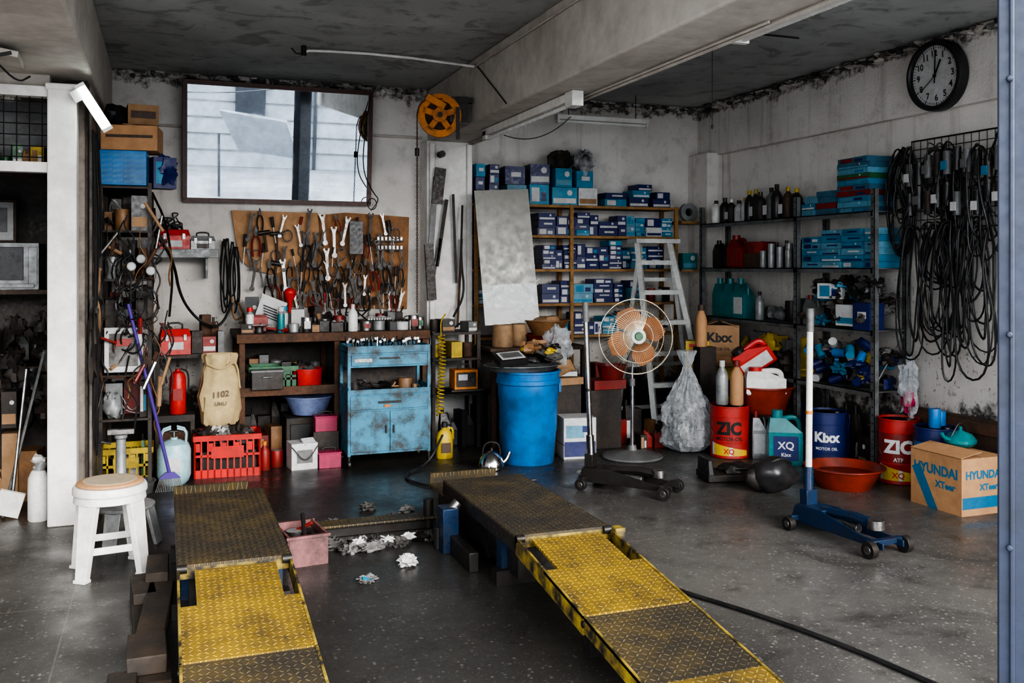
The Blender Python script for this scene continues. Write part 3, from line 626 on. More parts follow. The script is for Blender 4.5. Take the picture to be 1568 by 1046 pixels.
# ---- blue tool cabinet
b=B('tool_cabinet'); x0,x1,y0,y1=1.30,1.955,7.14,7.5; w=x1-x0
for x in(x0,x1-.025):
    for y in(y0,y1-.025): b.bx(x,x+.025,y,y+.025,.09,.93,M_blue); b.cyl((x+.0125,y+.0125,.05),(x+.0125,y+.0125,.09),.012,M_dsteel); b.cyl((x+.002,y+.0125,.03),(x+.023,y+.0125,.03),.03,M_blk)
b.bx(x0,x1,y0,y1,.88,.888,M_blue)
for (a_,b_,c_,d_) in((x0,x1,y0,y0+.008),(x0,x1,y1-.008,y1),(x0,x0+.008,y0,y1),(x1-.008,x1,y0,y1)): b.bx(a_,b_,c_,d_,.88,.935,M_blue)
b.bx(x0,x1,y0+.004,y1,.77,.88,M_blue); b.bx(x0+.03,x1-.03,y0-.006,y0+.005,.785,.865,M_blue); b.box(((x0+x1)/2,y0-.012,.84),(.16,.014,.012),M_dsteel)
b.bx(x0+.05,x0+.19,y0-.008,y0-.004,.81,.84,M_steel)
b.bx(x0,x1,y1-.01,y1,.5,.77,M_dark); b.bx(x0,x0+.008,y0,y1,.58,.62,M_blue); b.bx(x1-.008,x1,y0,y1,.58,.62,M_blue)
b.bx(x0,x1,y0,y1,.56,.57,M_blue); b.bx(x0,x1,y0,y0+.008,.56,.6,M_blue)
b.bx(x0,x1,y0+.004,y1,.1,.56,M_blue)
b.bx(x0+.02,x1-.02,y0-.006,y0+.004,.445,.55,M_blue); b.box(((x0+x1)/2,y0-.014,.50),(.18,.016,.014),M_dsteel); b.box(((x0+x1)/2-.02,y0-.009,.47),(.05,.004,.02),M_orange)
b.bx(x0+.02,(x0+x1)/2-.004,y0-.006,y0+.004,.12,.43,M_blue); b.bx((x0+x1)/2+.004,x1-.02,y0-.006,y0+.004,.12,.43,M_blue)
for s in(-1,1): b.box(((x0+x1)/2+s*.03,y0-.012,.29),(.012,.014,.06),M_dsteel)
b.done(bevel=.003)
b=B('wrench_set')
for i in range(24):
    x=1.33+i*.025; b.cyl((x,7.2+ru(0,.2),.90),(x+ru(-.01,.01),7.22+ru(0,.2),ru(.95,1.0)),.007,M_chrome,seg=6); b.box((x,7.2+ru(0,.2),ru(.955,.98)),(.02,.012,.02),M_chrome,(0,ru(-.5,.5),0))
clutter(b,1.34,1.9,7.2,7.42,.572,.09,[M_steel,M_dsteel,M_dsteel,M_brown,M_dark],'coct',1.3)
b.done()
b=B('metal_stand'); 
for x in(2.1,2.5):
    for y in(7.62,7.95): b.bx(x,x+.03,y,y+.03,0,1.0,M_dark)
for z in(.45,.75,.97): b.bx(2.1,2.53,7.6,8.0,z,z+.02,M_dark)
clutter(b,2.12,2.5,7.64,7.9,.99,.18,[M_dark,M_grey,M_dsteel,M_green],'bcbt'); clutter(b,2.12,2.5,7.64,7.9,.77,.18,[M_dark,M_grey,M_rust,M_yelp,M_brown],'bcbt',1.3); clutter(b,2.2,2.5,7.64,7.9,0,.4,[M_dark,M_blkp],'bjc')
b.done()
b=B('coiled_air_hose'); pts=[]
for i in range(220):
    t=i/219; a=i*.62; pts.append((2.13+.028*math.cos(a)+.01*math.sin(t*5),7.45+.028*math.sin(a),.98-.66*t))
b.tube(pts,.006,M_yelp,5); b.tube(smoothpts([(2.13,7.45,.98),(2.14,7.5,1.1),(2.2,7.56,1.15)],2),.006,M_yelp,5); b.done()
b=B('battery_charger'); b.box((0,0,.08),(.2,.16,.16),M_orange); b.box((0,-.082,.08),(.17,.006,.12),M_dsteel); b.box((-.03,-.087,.1),(.08,.004,.05),M_paper); b.cyl((.05,-.085,.08),(.05,-.1,.08),.02,M_blk); b.tube(smoothpts([(-.05,0,.16),(-.05,0,.2),(.05,0,.2),(.05,0,.16)],1),.007,M_blk); b.done(loc=(2.33,7.47,.532),bevel=.006)
simple('charger_shelf',2.2,2.48,7.38,7.59,.515,.53,M_dark)
b=B('oil_jug'); b.lathe([(.065,0),(.07,.01),(.07,.16),(.055,.21),(.02,.24),(.02,.26)],M_yelp,(0,0,0),18,sc=(1,.75)); b.cyl((0,0,.25),(0,0,.29),.025,M_blk); b.tube(smoothpts([(.02,0,.24),(.07,0,.24),(.07,0,.15)],1),.01,M_yelp); b.box((0,-.054,.09),(.08,.003,.08),M_dwood); b.done(loc=(2.11,7.28,0))
b=B('kettle'); b.lathe([(.085,0),(.1,.01),(.1,.03),(.085,.09),(.055,.12),(.05,.125),(.03,.14),(.008,.145),(.008,.16),(.0,.165)],M_chrome,(0,0,0),26); b.cyl((0,0,.15),(0,0,.165),.014,M_blk)
b.tube(smoothpts([(.08,0,.04),(.12,0,.07),(.145,0,.13)],2),.014,M_chrome,8); b.tube(smoothpts([(-.07,0,.11),(-.06,0,.19),(0,0,.215),(.06,0,.19),(.07,0,.11)],2),.006,M_blk,6); b.done(loc=(2.33,6.75,0),rz=-.2)
# ---- blue barrel + load
b=B('plastic_barrel'); b.lathe([(.2,0),(.205,.01),(.225,.25),(.23,.26),(.233,.5),(.24,.51),(.242,.62),(.255,.63),(.255,.66),(.247,.665),(.25,.71),(.262,.715),(.262,.73),(.245,.73),(.235,.6),(.2,.3)],M_barrel,(0,0,0),40)
b.box((.245,-.05,.6),(.02,.05,.1),M_barrel); b.done(loc=(2.7,6.93,0))
b=B('drain_tray'); b.lathe([(.26,0),(.3,.035),(.32,.04),(.32,.046),(.29,.04),(.25,.01),(0,.01)],M_galv,(0,0,0),30,sc=(1,.75)); b.done(loc=(2.64,6.9,.732))
b=B('tray_load')
b.box((2.5,6.8,.83),(.24,.16,.05),M_blkp,(.35,-.05,.1)); b.box((2.5,6.785,.862),(.2,.12,.004),M_paper,(.35,-.05,.1)); b.box((2.5,6.78,.865),(.16,.08,.004),M_grey,(.35,-.05,.1))
for i in range(16): blob(b,(ru(2.62,2.95),ru(6.85,7.1),ru(.79,.92)),(ru(.04,.09),.05,ru(.02,.05)),R.choice([M_yelp,M_card,M_rag,M_dsteel,M_brown,M_ragl,M_blkp]),.8,2.5,16)
b.cyl((2.62,6.86,.9),(2.9,6.9,.85),.018,M_yelp); b.box((2.8,6.86,.85),(.2,.06,.02),M_steel,(0,.4,.3)); b.done()
b=B('crumpled_plastic_bag'); blob(b,(0,0,.16),(.12,.1,.17),M_film,.6,2.5,28); blob(b,(0,0,.12),(.08,.07,.1),M_ragl,.7,2.5,20); blob(b,(0.03,0,.0),(.12,.08,.08),M_card,.4,2,16); b.done(loc=(3.05,7.15,.72))
b=B('carton_stack'); ptbox(b,3.1,7.3,0,.36,.3,.3,M_card); ptbox(b,3.12,7.3,.3,.3,.28,.26,M_dark); ptbox(b,3.1,7.28,.56,.34,.3,.06,M_card,rz=.15); ptbox(b,3.12,7.27,.63,.26,.2,.04,M_paper,rz=-.2); ptbox(b,3.5,7.3,0,.3,.26,.5,M_dark); ptbox(b,3.55,7.3,.5,.3,.25,.08,M_redd); b.done(bevel=.003)
basin('red_basin',(3.62,7.3,.58),.13,.12,M_redd,.75)
b=B('printed_carton'); b.box((0,0,.165),(.27,.24,.33),M_paper); b.box((0,-.122,.08),(.26,.003,.12),M_navy); b.box((-.04,-.123,.22),(.15,.003,.1),M_ltblue); b.box((.06,-.124,.24),(.08,.003,.05),M_navy); b.box((.08,-.124,.08),(.06,.003,.06),M_redd); b.box((0,0,.115),(.274,.244,.008),M_grey); b.done(loc=(3.14,6.98,0),rz=-.15,bevel=.003)
b=B('side_table'); b.bx(2.58,3.5,7.5,8.0,.82,.85,M_dwood)
for x in(2.6,3.44):
    for y in(7.52,7.95): b.bx(x,x+.04,y,y+.04,0,.82,M_dwood)
b.bx(2.6,3.48,7.9,7.98,.1,.8,M_dark); b.done(bevel=.003)
b=B('cut_log'); b.lathe([(.09,0),(.095,.02),(.09,.1),(.085,.18),(.08,.19)],M_logw,(0,0,0),18,wob=lambda a,z:.08*math.sin(3*a)); b.done(loc=(2.76,7.68,.85))
b=B('cut_log'); b.lathe([(.07,0),(.08,.02),(.075,.18),(.07,.19)],M_logw,(0,0,0),18,wob=lambda a,z:.08*math.sin(2*a)); b.done(loc=(2.93,7.75,.85))
b=B('wash_basins'); 
for (zz,m_,r,h,r0) in((0,M_redd,.2,.1,.7),(.085,M_brown,.2,.14,.62)): b.lathe([(r*r0,zz),(r*r0*1.02,zz+.004),(r*.96,zz+h*.93),(r*1.03,zz+h*.95),(r*1.03,zz+h),(r*.94,zz+h),(r*r0*.96,zz+h*.1),(0,zz+h*.09)],m_,(0,0,0),32)
blob(b,(0,0,.21),(.15,.13,.05),M_card,.5,2,20); b.done(loc=(3.18,7.7,.85))
b=B('leaning_sheet'); b.T=Matrix.Translation((2.86,7.72,1.045))@Euler((rad(-7),rad(-3),rad(-4))).to_matrix().to_4x4()
b.box((0,0,.6),(.50,.012,1.2),M_sheet); b.box((.0,-.008,.18),(.50,.003,.34),M_film,(.02,0,0)); 
for i in range(5): b.box((.08+.02*i,-.012,.10+.05*i),(.3,.002,.006),M_film,(0,-.6,0))
b.T=I4; b.done()
# ---------------------------------------------------------------- BACK SHELVES with boxes
b=B('parts_shelving')
for z in(2.1,1.815,1.5,1.18,.88): b.bx(2.61,4.72,8.03,8.34,z,z+.025,M_wood)
for x in(2.61,3.55,4.67):
    b.bx(x,x+.035,8.02,8.05,.5,2.13,M_wood); b.bx(x,x+.035,8.3,8.34,.3,2.13,M_wood)
b.done(bevel=.002)
def stock(name,x0,x1,z,h0,h1,yf=8.06):
    b=B(name); x=x0
    while x<x1-.05:
        w=R.choice([.075,.09,.11,.14,.18,.21]); 
        if x+w>x1: w=x1-x
        htot=ru(h0,h1); zz=z; hh=R.choice([.045,.055,.07,.09])
        if w<.1: hh=R.choice([.09,.1,.12])
        if R.random()<.05: x+=w*.6; continue
        k=R.random()
        body,lab=(M_navy,M_paper) if k<.62 else ((M_cyan,M_ltblue) if k<.75 else ((M_paper,M_navy) if k<.90 else (M_ltblue,M_cyan)))
        while zz+hh<z+htot+.02:
            if R.random()<.25: 
                k=R.random(); body,lab=(M_navy,M_paper) if k<.6 else (M_cyan,M_paper)
            ptbox(b,x+w/2+ru(-.004,.004),yf+.1+ru(-.01,.015),zz,w*.96,.2,hh*.97,body,lab,ru(-.05,.05)); zz+=hh
        x+=w
    return b.done()
stock('boxed_filter_stock',3.24,4.66,1.841,.17,.22); stock('boxed_filter_stock',3.28,4.6,1.526,.20,.26); stock('boxed_filter_stock',3.28,4.3,1.206,.18,.25)
stock('boxed_filter_stock',2.63,2.86,2.126,.34,.42); stock('boxed_filter_stock',2.63,2.8,1.841,.18,.22); stock('boxed_filter_stock',2.63,2.8,1.526,.18,.24); stock('boxed_filter_stock',2.63,2.8,1.206,.1,.2)
stock('boxed_filter_stock',3.4,4.66,.906,.12,.22)
b=B('boxed_filter_stock')
for (x,z,w,h,bd,lb) in ((3.03,2.126,.2,.18,M_ltblue,M_cyan),(3.02,2.306,.2,.17,M_navy,M_paper),(3.26,2.126,.2,.19,M_cyan,M_paper),(3.27,2.316,.2,.19,M_navy,M_paper),(3.52,2.126,.26,.17,M_cyan,M_paper),(3.5,2.296,.18,.18,M_cyan,M_ltblue),(3.72,2.296,.18,.16,M_cyan,M_paper),(3.76,2.126,.2,.17,M_paper,M_card),(4.05,2.126,.24,.07,M_cyan,M_paper),(4.05,2.196,.24,.06,M_navy,M_paper),(4.3,2.126,.22,.09,M_navy,M_paper),(4.32,2.216,.2,.07,M_cyan,M_paper),(4.36,2.286,.16,.06,M_navy,M_paper),(4.55,2.126,.2,.08,M_navy,M_paper),(4.56,2.206,.16,.07,M_navy,M_paper)):
    ptbox(b,x,8.17,z,w*.96,.2,h*.98,bd,lb,ru(-.06,.06))
b.done()
b=B('plastic_wrapped_parts'); blob(b,(3.5,8.15,2.56),(.13,.1,.09),M_dark,.5,2,20); blob(b,(3.74,8.15,2.55),(.1,.1,.1),M_rag,.5,2,20); blob(b,(3.74,8.13,2.55),(.11,.1,.12),M_film,.6,2.4,24); b.done()
b=B('shelf_parts_clutter'); clutter(b,4.3,4.66,8.08,8.25,1.206,.22,[M_dark,M_redd,M_paper,M_grey],'bbc'); b.done()
b=B('tape_roll'); ring(b,(0,0,.09),.04,.09,.05,M_lgrey); b.done(loc=(4.86,8.1,1.997)) 
b=B('tape_shelf'); b.bx(4.73,5.0,8.0,8.3,1.97,1.995,M_wood); b.bx(4.73,5.0,8.0,8.3,1.5,1.52,M_wood); ptbox(b,4.85,8.12,1.52,.16,.15,.16,M_teal,M_ltblue); b.done()
# ---------------------------------------------------------------- RIGHT SHELF UNIT
b=B('metal_shelving_unit')
Y0,Y1=5.5,7.85
for y in(Y0,6.4,Y1):
    for x in(4.85,5.14):
        b.bx(x,x+.004,y-.02,y+.02,0,2.12,M_galv); b.bx(x,x+.04,y-.02,y-.016,0,2.12,M_galv)
        for i in range(34): b.cyl((x-.003,y,.1+i*.06),(x+.001,y,.1+i*.06),.007,M_blk,seg=6)
for z in(.62,1.07,1.53,1.95):
    b.bx(4.85,5.18,Y0,Y1,z,z+.008,M_galv); b.bx(4.85,4.856,Y0,Y1,z-.03,z+.008,M_galv)
b.tube([(4.87,Y0+.01,.65),(5.15,Y0+.01,1.05)],.006,M_galv,4)
b.done()
TR=lambda y,z,x=4.87: Matrix.Translation((x,y,z))@Matrix.Rotation(-pi/2,4,'Z')
def shelfobj(name,y,z,fn,x=4.87):
    b=B(name); b.T=TR(y,z,x); fn(b); b.T=I4; return b.done()
def f(b):
    x=0
    for i,(m_,h,r) in enumerate([(M_white,.22,.05),(M_blkp,.24,.05),(M_dark,.22,.045),(M_paper,.2,.045),(M_paper,.22,.04),(M_blkp,.28,.045),(M_blkp,.28,.045),(M_dark,.25,.05),(M_grey,.28,.05),(M_blkp,.3,.05),(M_dwood,.27,.05),(M_blkp,.25,.05)]):
        bottle(b,x+r,.08+ru(-.02,.04),0,r,h,m_,R.choice([M_yelp,M_dark,M_blkp,M_inkw])); 
        if i%2==0: b.box((x+r,.08-r-.004,h*.3),(r*1.1,.003,h*.3),M_paper)
        x+=2*r+.01
    clutter(b,0,1.2,.16,.28,0,.22,[M_blkp,M_grey,M_dark],'pj')
shelfobj('oil_bottle_row',7.75,1.958,f)
def f(b):
    for (x,z,w,h,m_) in [(.08,0,.16,.05,M_ltblue),(.08,.05,.16,.05,M_cyan),(.3,0,.24,.05,M_slate),(.3,.05,.24,.045,M_redd),(.3,.095,.24,.05,M_slate),(.3,.145,.22,.045,M_slate),(.12,.1,.16,.06,M_ltblue)]:
        ptbox(b,x,.14,z,w,.22,h*.97,m_,M_paper if m_==M_cyan else None,ru(-.08,.08))
    z=0
    for i in range(10):
        h=.042; m_=R.choice([M_slate,M_ltblue,M_slate,M_cyan,M_redd,M_slate,M_green]); ptbox(b,.62,.14,z,.34,.24,h*.97,m_,R.choice([M_redd,M_ltblue]),ru(-.08,.08)); z+=h
shelfobj('brake_pad_box_stack',6.38,1.958,f)
def f(b):
    for c,x in((0,.12),(1,.36),(2,.6),(3,.8)):
        z=0
        for i in range(6 if c!=0 else 5):
            h=.05; ptbox(b,x,.14,z,.23 if c<3 else .12,.22,h*.96,M_cyan if R.random()<.6 else M_ltblue,R.choice([M_paper,M_navy]),ru(-.1,.1)); z+=h
shelfobj('brake_pad_box_stack',6.38,1.538,f)
def f(b):
    jugloc(b,.07,.1,0,.13,.1,.26,M_blkp,M_blkp); jugloc(b,.21,.12,0,.12,.1,.26,M_dark,M_blkp)
    b.lathe([(.1,.0),(.13,.09),(.135,.1),(.12,.1),(.09,.02),(0,.02)],M_redd,(.66,.12,.13),20); ptbox(b,.66,.12,0,.22,.18,.13,M_dwood)
    for i in range(9): can(b,.8+i*.06,.06+.05*(i%2),0,.03,.15+.03*(i%3),M_lgrey,M_steel)
    clutter(b,.1,1.3,.18,.28,0,.24,[M_dark,M_grey,M_dwood],'bpj')
shelfobj('oil_container_row',7.75,1.538,f)
b=B('red_jerrycan'); b.T=TR(7.34,1.538,4.87); jugloc(b,.0,.08,0,.22,.13,.3,M_redd,M_redd); b.box((0,.01,.1),(.12,.006,.1),M_redd); b.T=I4; b.done()
b=B('oil_jug'); b.T=TR(7.70,1.078,4.87); 
for i in range(3): jugloc(b,.08+i*.17,.08,0,.17,.12,.36,M_teal,M_teal,M_teal if i<2 else M_paper)
b.T=I4; b.done()
def f(b):
    bottle(b,.75,.06,0,.04,.25,M_lgrey,M_dark); clutter(b,.6,1.3,.1,.25,0,.22,[M_dark,M_grey,M_dsteel],'cbo')
shelfobj('oil_bottle_row',7.75,1.078,f)
def f(b):
    pal2=[M_cyan,M_dark,M_navy,M_ragl,M_blkp,M_blkp,M_rag,M_dark,M_ragl,M_dark]
    for i in range(56): blob(b,(ru(.03,.87),ru(-.02,.22),ru(.04,.36)),(ru(.04,.09),ru(.05,.08),ru(.025,.06)),R.choice(pal2),.9,2.6,16)
    ptbox(b,.6,.04,.02,.2,.15,.16,M_paper,M_cyan,.1); ptbox(b,.78,.03,.0,.16,.15,.2,M_navy,M_paper,.1); jugloc(b,.15,.03,0,.14,.1,.24,M_grey,M_redd); ptbox(b,.4,.04,.22,.22,.15,.12,M_paper,M_cyan,.3)
shelfobj('bagged_parts_pile',6.38,1.078,f)
def f(b):
    pal2=[M_cyan,M_navy,M_ragl,M_dark,M_yelp,M_blkp,M_rag,M_dark,M_dark]
    for i in range(40): blob(b,(ru(.03,.87),ru(.0,.22),ru(.04,.3)),(ru(.04,.08),ru(.05,.08),ru(.025,.055)),R.choice(pal2),.9,2.6,14)
    for i in range(16): 
        p=V((ru(.05,.8),ru(-.02,.1),ru(.04,.34))); d=V((ru(-1,1),ru(-1,.2),ru(-.6,.6))).normalized()*.1; b.cyl(p,p+d,.033,R.choice([M_navy,M_cyan,M_barrel,M_paper,M_navy]),seg=12)
shelfobj('bagged_parts_pile',6.38,.632,f)
def f(b):
    clutter(b,0,1.3,.05,.2,0,.38,[M_yelp,M_dark,M_grey,M_teal,M_blkp,M_yelp],'jbo'); blob(b,(.9,.05,.2),(.15,.1,.15),M_yelp,.6,2,18); blob(b,(1.15,.02,.12),(.12,.1,.1),M_dark,.6,2,18)
shelfobj('oil_container_row',7.75,.632,f)
def f(b):
    clutter(b,0,2.2,.05,.2,0,.5,[M_dark,M_grey,M_blkp,M_navy,M_dark],'jbco')
shelfobj('floor_container_row',7.75,0,f)
b=B('wire_grid_rack'); gx=5.12
for i in range(20):
    y=5.38-i*.065
    b.cyl((gx,y,1.82),(gx,y,2.46),.0035,M_blk,seg=5)
for i in range(11): b.cyl((gx,5.4,1.82+i*.064),(gx,4.1,1.82+i*.064),.0035,M_blk,seg=5)
b.tube([(gx,5.4,1.82),(gx,5.4,2.46),(gx,4.1,2.46),(gx,4.1,1.82)],.007,M_blk,6,True)
for i in range(12): b.tube([(gx,5.3-i*.1,2.2),(gx-.08,5.3-i*.1,2.2),(gx-.09,5.3-i*.1,2.23)],.004,M_blk,5)
b.done()
b=B('drive_belt_bundle')
for k in range(26):
    yc=ru(4.7,5.42) if k%4 else ru(4.3,4.8); up=k<12; zt=ru(2.1,2.42) if up else ru(1.8,1.9); Hh=ru(.3,.7) if up else ru(.4,1.1); Wd=ru(.05,.13)
    for j in range(R.choice([2,3,4])):
        ph=R.random()*6; w2=Wd*ru(.7,1.15); h2=Hh*ru(.8,1.08); x=5.04+ru(-.05,.04); sk=ru(-.05,.05)
        pts=[]
        for i in range(28):
            a=2*pi*i/28; s_=math.sin(a)
            pts.append((x+.02*math.sin(a*2+ph),yc+w2*math.cos(a)*(1-.35*s_)+sk*s_+.012*math.sin(3*a+ph),zt-h2/2+h2/2*s_))
        b.tube(pts,ru(.005,.008),M_blk,6,True)
b.done()
b=B('drive_belt_bundle')
for j in range(5):
    pts=[]
    for i in range(28):
        a=2*pi*i/28; pts.append((5.02+j*.012,5.44+(.10+.01*j)*math.cos(a),2.0+(.3+.02*j)*math.sin(a)))
    b.tube(pts,.009,M_blk,6,True)
b.done()
b=B('hanging_sleeve_packs')
for i in range(22):
    y=5.3-(i%11)*.085; z=2.22 if i<11 else 2.0; z+=ru(-.03,.06); b.cyl((5.01,y,z-.08),(5.01,y,z+.08),.028,R.choice([M_blkp,M_blkp,M_dark,M_grey,M_blkp]),seg=12)
    if i%2==0: b.box((4.975,y,z-.02),(.01,.045,.06),R.choice([M_paper,M_cyan,M_grey]))
b.done()
b=B('wall_clock'); r=.25
def lz(pr,m,seg=48):
    vs=[];fs=[];n=len(pr)
    for (rr,y) in pr:
        for i in range(seg): a=2*pi*i/seg; vs.append((rr*math.cos(a),y,rr*math.sin(a)))
    for k in range(n-1):
        for i in range(seg): j=(i+1)%seg; fs.append((k*seg+i,k*seg+j,(k+1)*seg+j,(k+1)*seg+i))
    b.geo(vs,fs,m)
lz([(r*.84,-.02),(r*.84,-.05),(r*.88,-.06),(r*.97,-.055),(r*1.0,-.03),(r*1.0,.02),(0,.02)],M_blkp); lz([(r*.85,-.025),(0,-.0251)],M_paper)
for k in range(12):
    a=pi/2-2*pi*(k+1)/12; b.text(str(k+1),.062,lambda x,y,a=a:(x+.62*r*math.cos(a),-.028,y+.62*r*math.sin(a)),M_ink)
for k in range(60):
    a=2*pi*k/60; b.box((.78*r*math.cos(a),-.028,.78*r*math.sin(a)),(.012 if k%5 else .022,.002,.0025 if k%5 else .006),M_ink,(0,-a,0))
for a,l,w in((rad(60),.12,.013),(rad(84),.17,.009),(rad(84+180),.05,.009),(rad(215),.16,.004)):
    b.box((l/2*math.cos(a),-.034,l/2*math.sin(a)),(l,.003,w),M_ink,(0,-a,0))
b.cyl((0,-.03,0),(0,-.04,0),.012,M_ink)
b.done(loc=(5.09,5.12,2.89),rot=(rad(4),0,-pi/2))
# ---------------------------------------------------------------- FAN
b=B('pedestal_fan'); b.lathe([(.24,0),(.25,.008),(.24,.02),(.1,.045),(.04,.06),(.03,.1)],M_grey,(0,0,0),32); b.cyl((0,0,.06),(0,0,.62),.017,M_chrome); b.cyl((0,0,.5),(0,0,.85),.012,M_chrome); b.cyl((0,0,.58),(0,0,.64),.024,M_grey); b.box((0,-.03,.8),(.07,.07,.12),M_white)
b.T=Matrix.Translation((-.03,-.12,.99))@Euler((rad(-4),0,rad(-14))).to_matrix().to_4x4()
b.cyl((0,.02,0),(0,.2,0),.065,M_white,.05,20); b.cyl((0,-.02,0),(0,-.06,0),.035,M_white,seg=20)
rr=.30
for (q,y) in((rr,0),(rr*.99,.012),(rr*.7,-.062),(rr*.4,-.078),(.05,-.082),(rr*.7,.08),(rr*.3,.1)):
    b.tube([(q*math.cos(2*pi*i/40),y,q*math.sin(2*pi*i/40)) for i in range(40)],.0032 if q>=rr*.99 else .0022,M_bronze,5,True)
b.lathe([(.06,0),(.06,.012),(.045,.018),(0,.018)],M_white,(0,-.08,0),24,(pi/2,0,0)); b.lathe([(.035,0),(.03,.01),(0,.01)],M_green,(0,-.098,0),20,(pi/2,0,0))
for i in range(72):
    a=2*pi*i/72; c_,s_=math.cos(a),math.sin(a)
    b.tube([(.055*c_,-.082,.055*s_),(rr*.4*math.cos(a+.12),-.078,rr*.4*math.sin(a+.12)),(rr*.7*math.cos(a+.2),-.062,rr*.7*math.sin(a+.2)),(rr*.92*math.cos(a+.25),-.03,rr*.92*math.sin(a+.25)),(rr*math.cos(a+.27),0,rr*math.sin(a+.27))],.0017,M_bronze,3)
    if i%2: b.tube([(rr*c_,0,rr*s_),(rr*.9*c_,.05,rr*.9*s_),(rr*.6*c_,.09,rr*.6*s_),(.06*c_,.1,.06*s_)],.0015,M_bronze,3)
for k in range(4):
    a0=k*pi/2+.4; vs=[];n=7
    for i in range(n):
        t=i/(n-1); r_=.04+t*.2
        for s_ in(-1,1):
            wv=(.35+.35*math.sin(pi*min(1,t*1.05))) ; a=a0+s_*wv*(1 if t<.8 else (1-(t-.8)*1.6)); vs.append((r_*math.cos(a),-.005+s_*.022,r_*math.sin(a)))
    b.geo(vs,[(2*i,2*i+1,2*i+3,2*i+2) for i in range(n-1)],M_blade)
b.T=I4; b.done(loc=(3.55,6.78,0))
# ---------------------------------------------------------------- LADDER
b=B('step_ladder')
for s,xt,xb in((-1,4.17,4.10),(1,4.52,4.68)):
    b.tube([(xb,7.36,0),(xt,7.86,1.78)],.034,M_alu,4)
for i in range(6):
    t=(i+.7)/6.4; x0=4.10+.07*t; x1=4.68-.16*t; y=7.36+.50*t; b.box(((x0+x1)/2,y,1.78*t),(x1-x0,.08,.042),M_alu)
for x,x2 in((4.24,4.0),(4.56,4.84)): b.tube([(x2,7.97,0),(x,7.93,1.76)],.026,M_alu,4)
for i in range(4): 
    t=(i+.5)/4.3; b.box((4.42,7.96,1.75*t),(.80-.48*t,.02,.035),M_alu)
b.bx(4.13,4.6,7.8,7.99,1.77,1.81,M_alu); b.done()
# clear bag
b=B('clear_trash_bag'); 
key=[(0,0),(.13,.01),(.19,.06),(.205,.16),(.20,.3),(.16,.42),(.11,.52),(.075,.6),(.04,.68),(.03,.71),(.055,.76),(.08,.84)]
pr=[]
for (a,c),(a2,c2) in zip(key,key[1:]):
    for t in(0,.33,.66): pr.append((a+(a2-a)*t,c+(c2-c)*t))
pr.append(key[-1])
def wb(a,z):
    v=V((math.cos(a)*2.2+4,math.sin(a)*2.2,z*7)); k=min(1,z/.5)
    return .22*noise.noise(v)+.14*noise.noise(v*2.6)+.10*noise.noise(v*5.5)+k*.10*math.sin(a*11+8*noise.noise(v))
b.lathe(pr,M_bag,(0,0,0),72,wob=wb)
for i in range(22): 
    z=ru(.05,.34); blob(b,(ru(-.09,.09),ru(-.09,.07),z),(ru(.035,.06),ru(.04,.05),ru(.025,.05)),R.choice([M_tissue,M_ragl,M_paper,M_ragl,M_lgrey,M_redd,M_rag]),.9,2.6,14)
b.done(loc=(4.12,6.88,0),smooth=25)
# ---------------------------------------------------------------- RIGHT FLOOR GROUP
def drum(name,loc,r,h,body,band,txt,tcol,rz=0,top=None,ts=.11,sub=None,sx=1,lab=False):
    b=B(name); top=top or M_lgrey
    b.lathe([(r*.97,0),(r*1.01,.004),(r*1.01,.012),(r,.016),(r,h*.3),(r*1.012,h*.305),(r*1.012,h*.32),(r,h*.325)],body,(0,0,0),36)
    b.lathe([(r,h*.325),(r,h*.78)],band,(0,0,0),36); b.lathe([(r,h*.78),(r*1.015,h*.785),(r*1.015,h*.8),(r,h*.805),(r,h*.97),(r*1.02,h*.975),(r*1.02,h),(r*.96,h),(r*.95,h*.965)],body,(0,0,0),36); b.cyl((0,0,h*.94),(0,0,h*.965),r*.96,top,seg=32)
    b.cyl((r*.5,0,h*.96),(r*.5,0,h*.99),r*.16,M_steel,seg=14)
    R2=r*1.012
    def wrap(zc): return lambda x,y:(R2*math.sin(x/R2),-R2*math.cos(x/R2),zc+y)
    b.text(txt,ts,wrap(h*.57),tcol,.05,sx,.12)
    if sub: b.text(sub,ts*.3,wrap(h*.38),tcol,.02,1,.3)
    if lab:
        R3=r*1.016; n=12
        for i in range(n):
            a0=-1.0+i*.17; za=.3-.012*i; b.geo([(R3*math.sin(a0),-R3*math.cos(a0),h*.06),(R3*math.sin(a0+.17),-R3*math.cos(a0+.17),h*.06),(R3*math.sin(a0+.17),-R3*math.cos(a0+.17),h*(za-.012)),(R3*math.sin(a0),-R3*math.cos(a0),h*za)],[(0,1,2,3)],M_inky if i%6 else M_inkw)
        b.text('XQ',.055,lambda x,y:(R3*1.008*math.sin(x/R3),-R3*1.008*math.cos(x/R3),h*.14+y),M_red,.02,1,.3)
    b.tube([( -r*1.02,0,h*.85),(-r*1.05,-.02,h*.6),(-r*.8,-r*.75,h*.45)],.003,M_steel,4)
    return b.done(loc=loc,rz=rz)
M_dred=mat('drum_red',(.46,.025,.018),dirt=.3)
drum('oil_drum',(4.33,6.56,0),.155,.42,M_dred,M_dred,'ZIC',M_ink,-.62,M_lgrey,.135,'MOTOR OIL',.95,True)
drum('oil_drum',(4.78,5.92,0),.15,.44,M_navy,M_navy,'Kixx',M_inkw,-.68,M_basin,.10,'MOTOR OIL')
drum('oil_drum',(4.96,5.36,0),.14,.46,M_dred,M_redd,'ZIC',M_inkw,-.75,M_redd,.125,'ATF',1,True)
drum('oil_drum',(4.97,5.02,0),.14,.45,M_navy,M_barrel,'XTeer DX',M_inkw,-.78,M_dark,.06,'OIL')
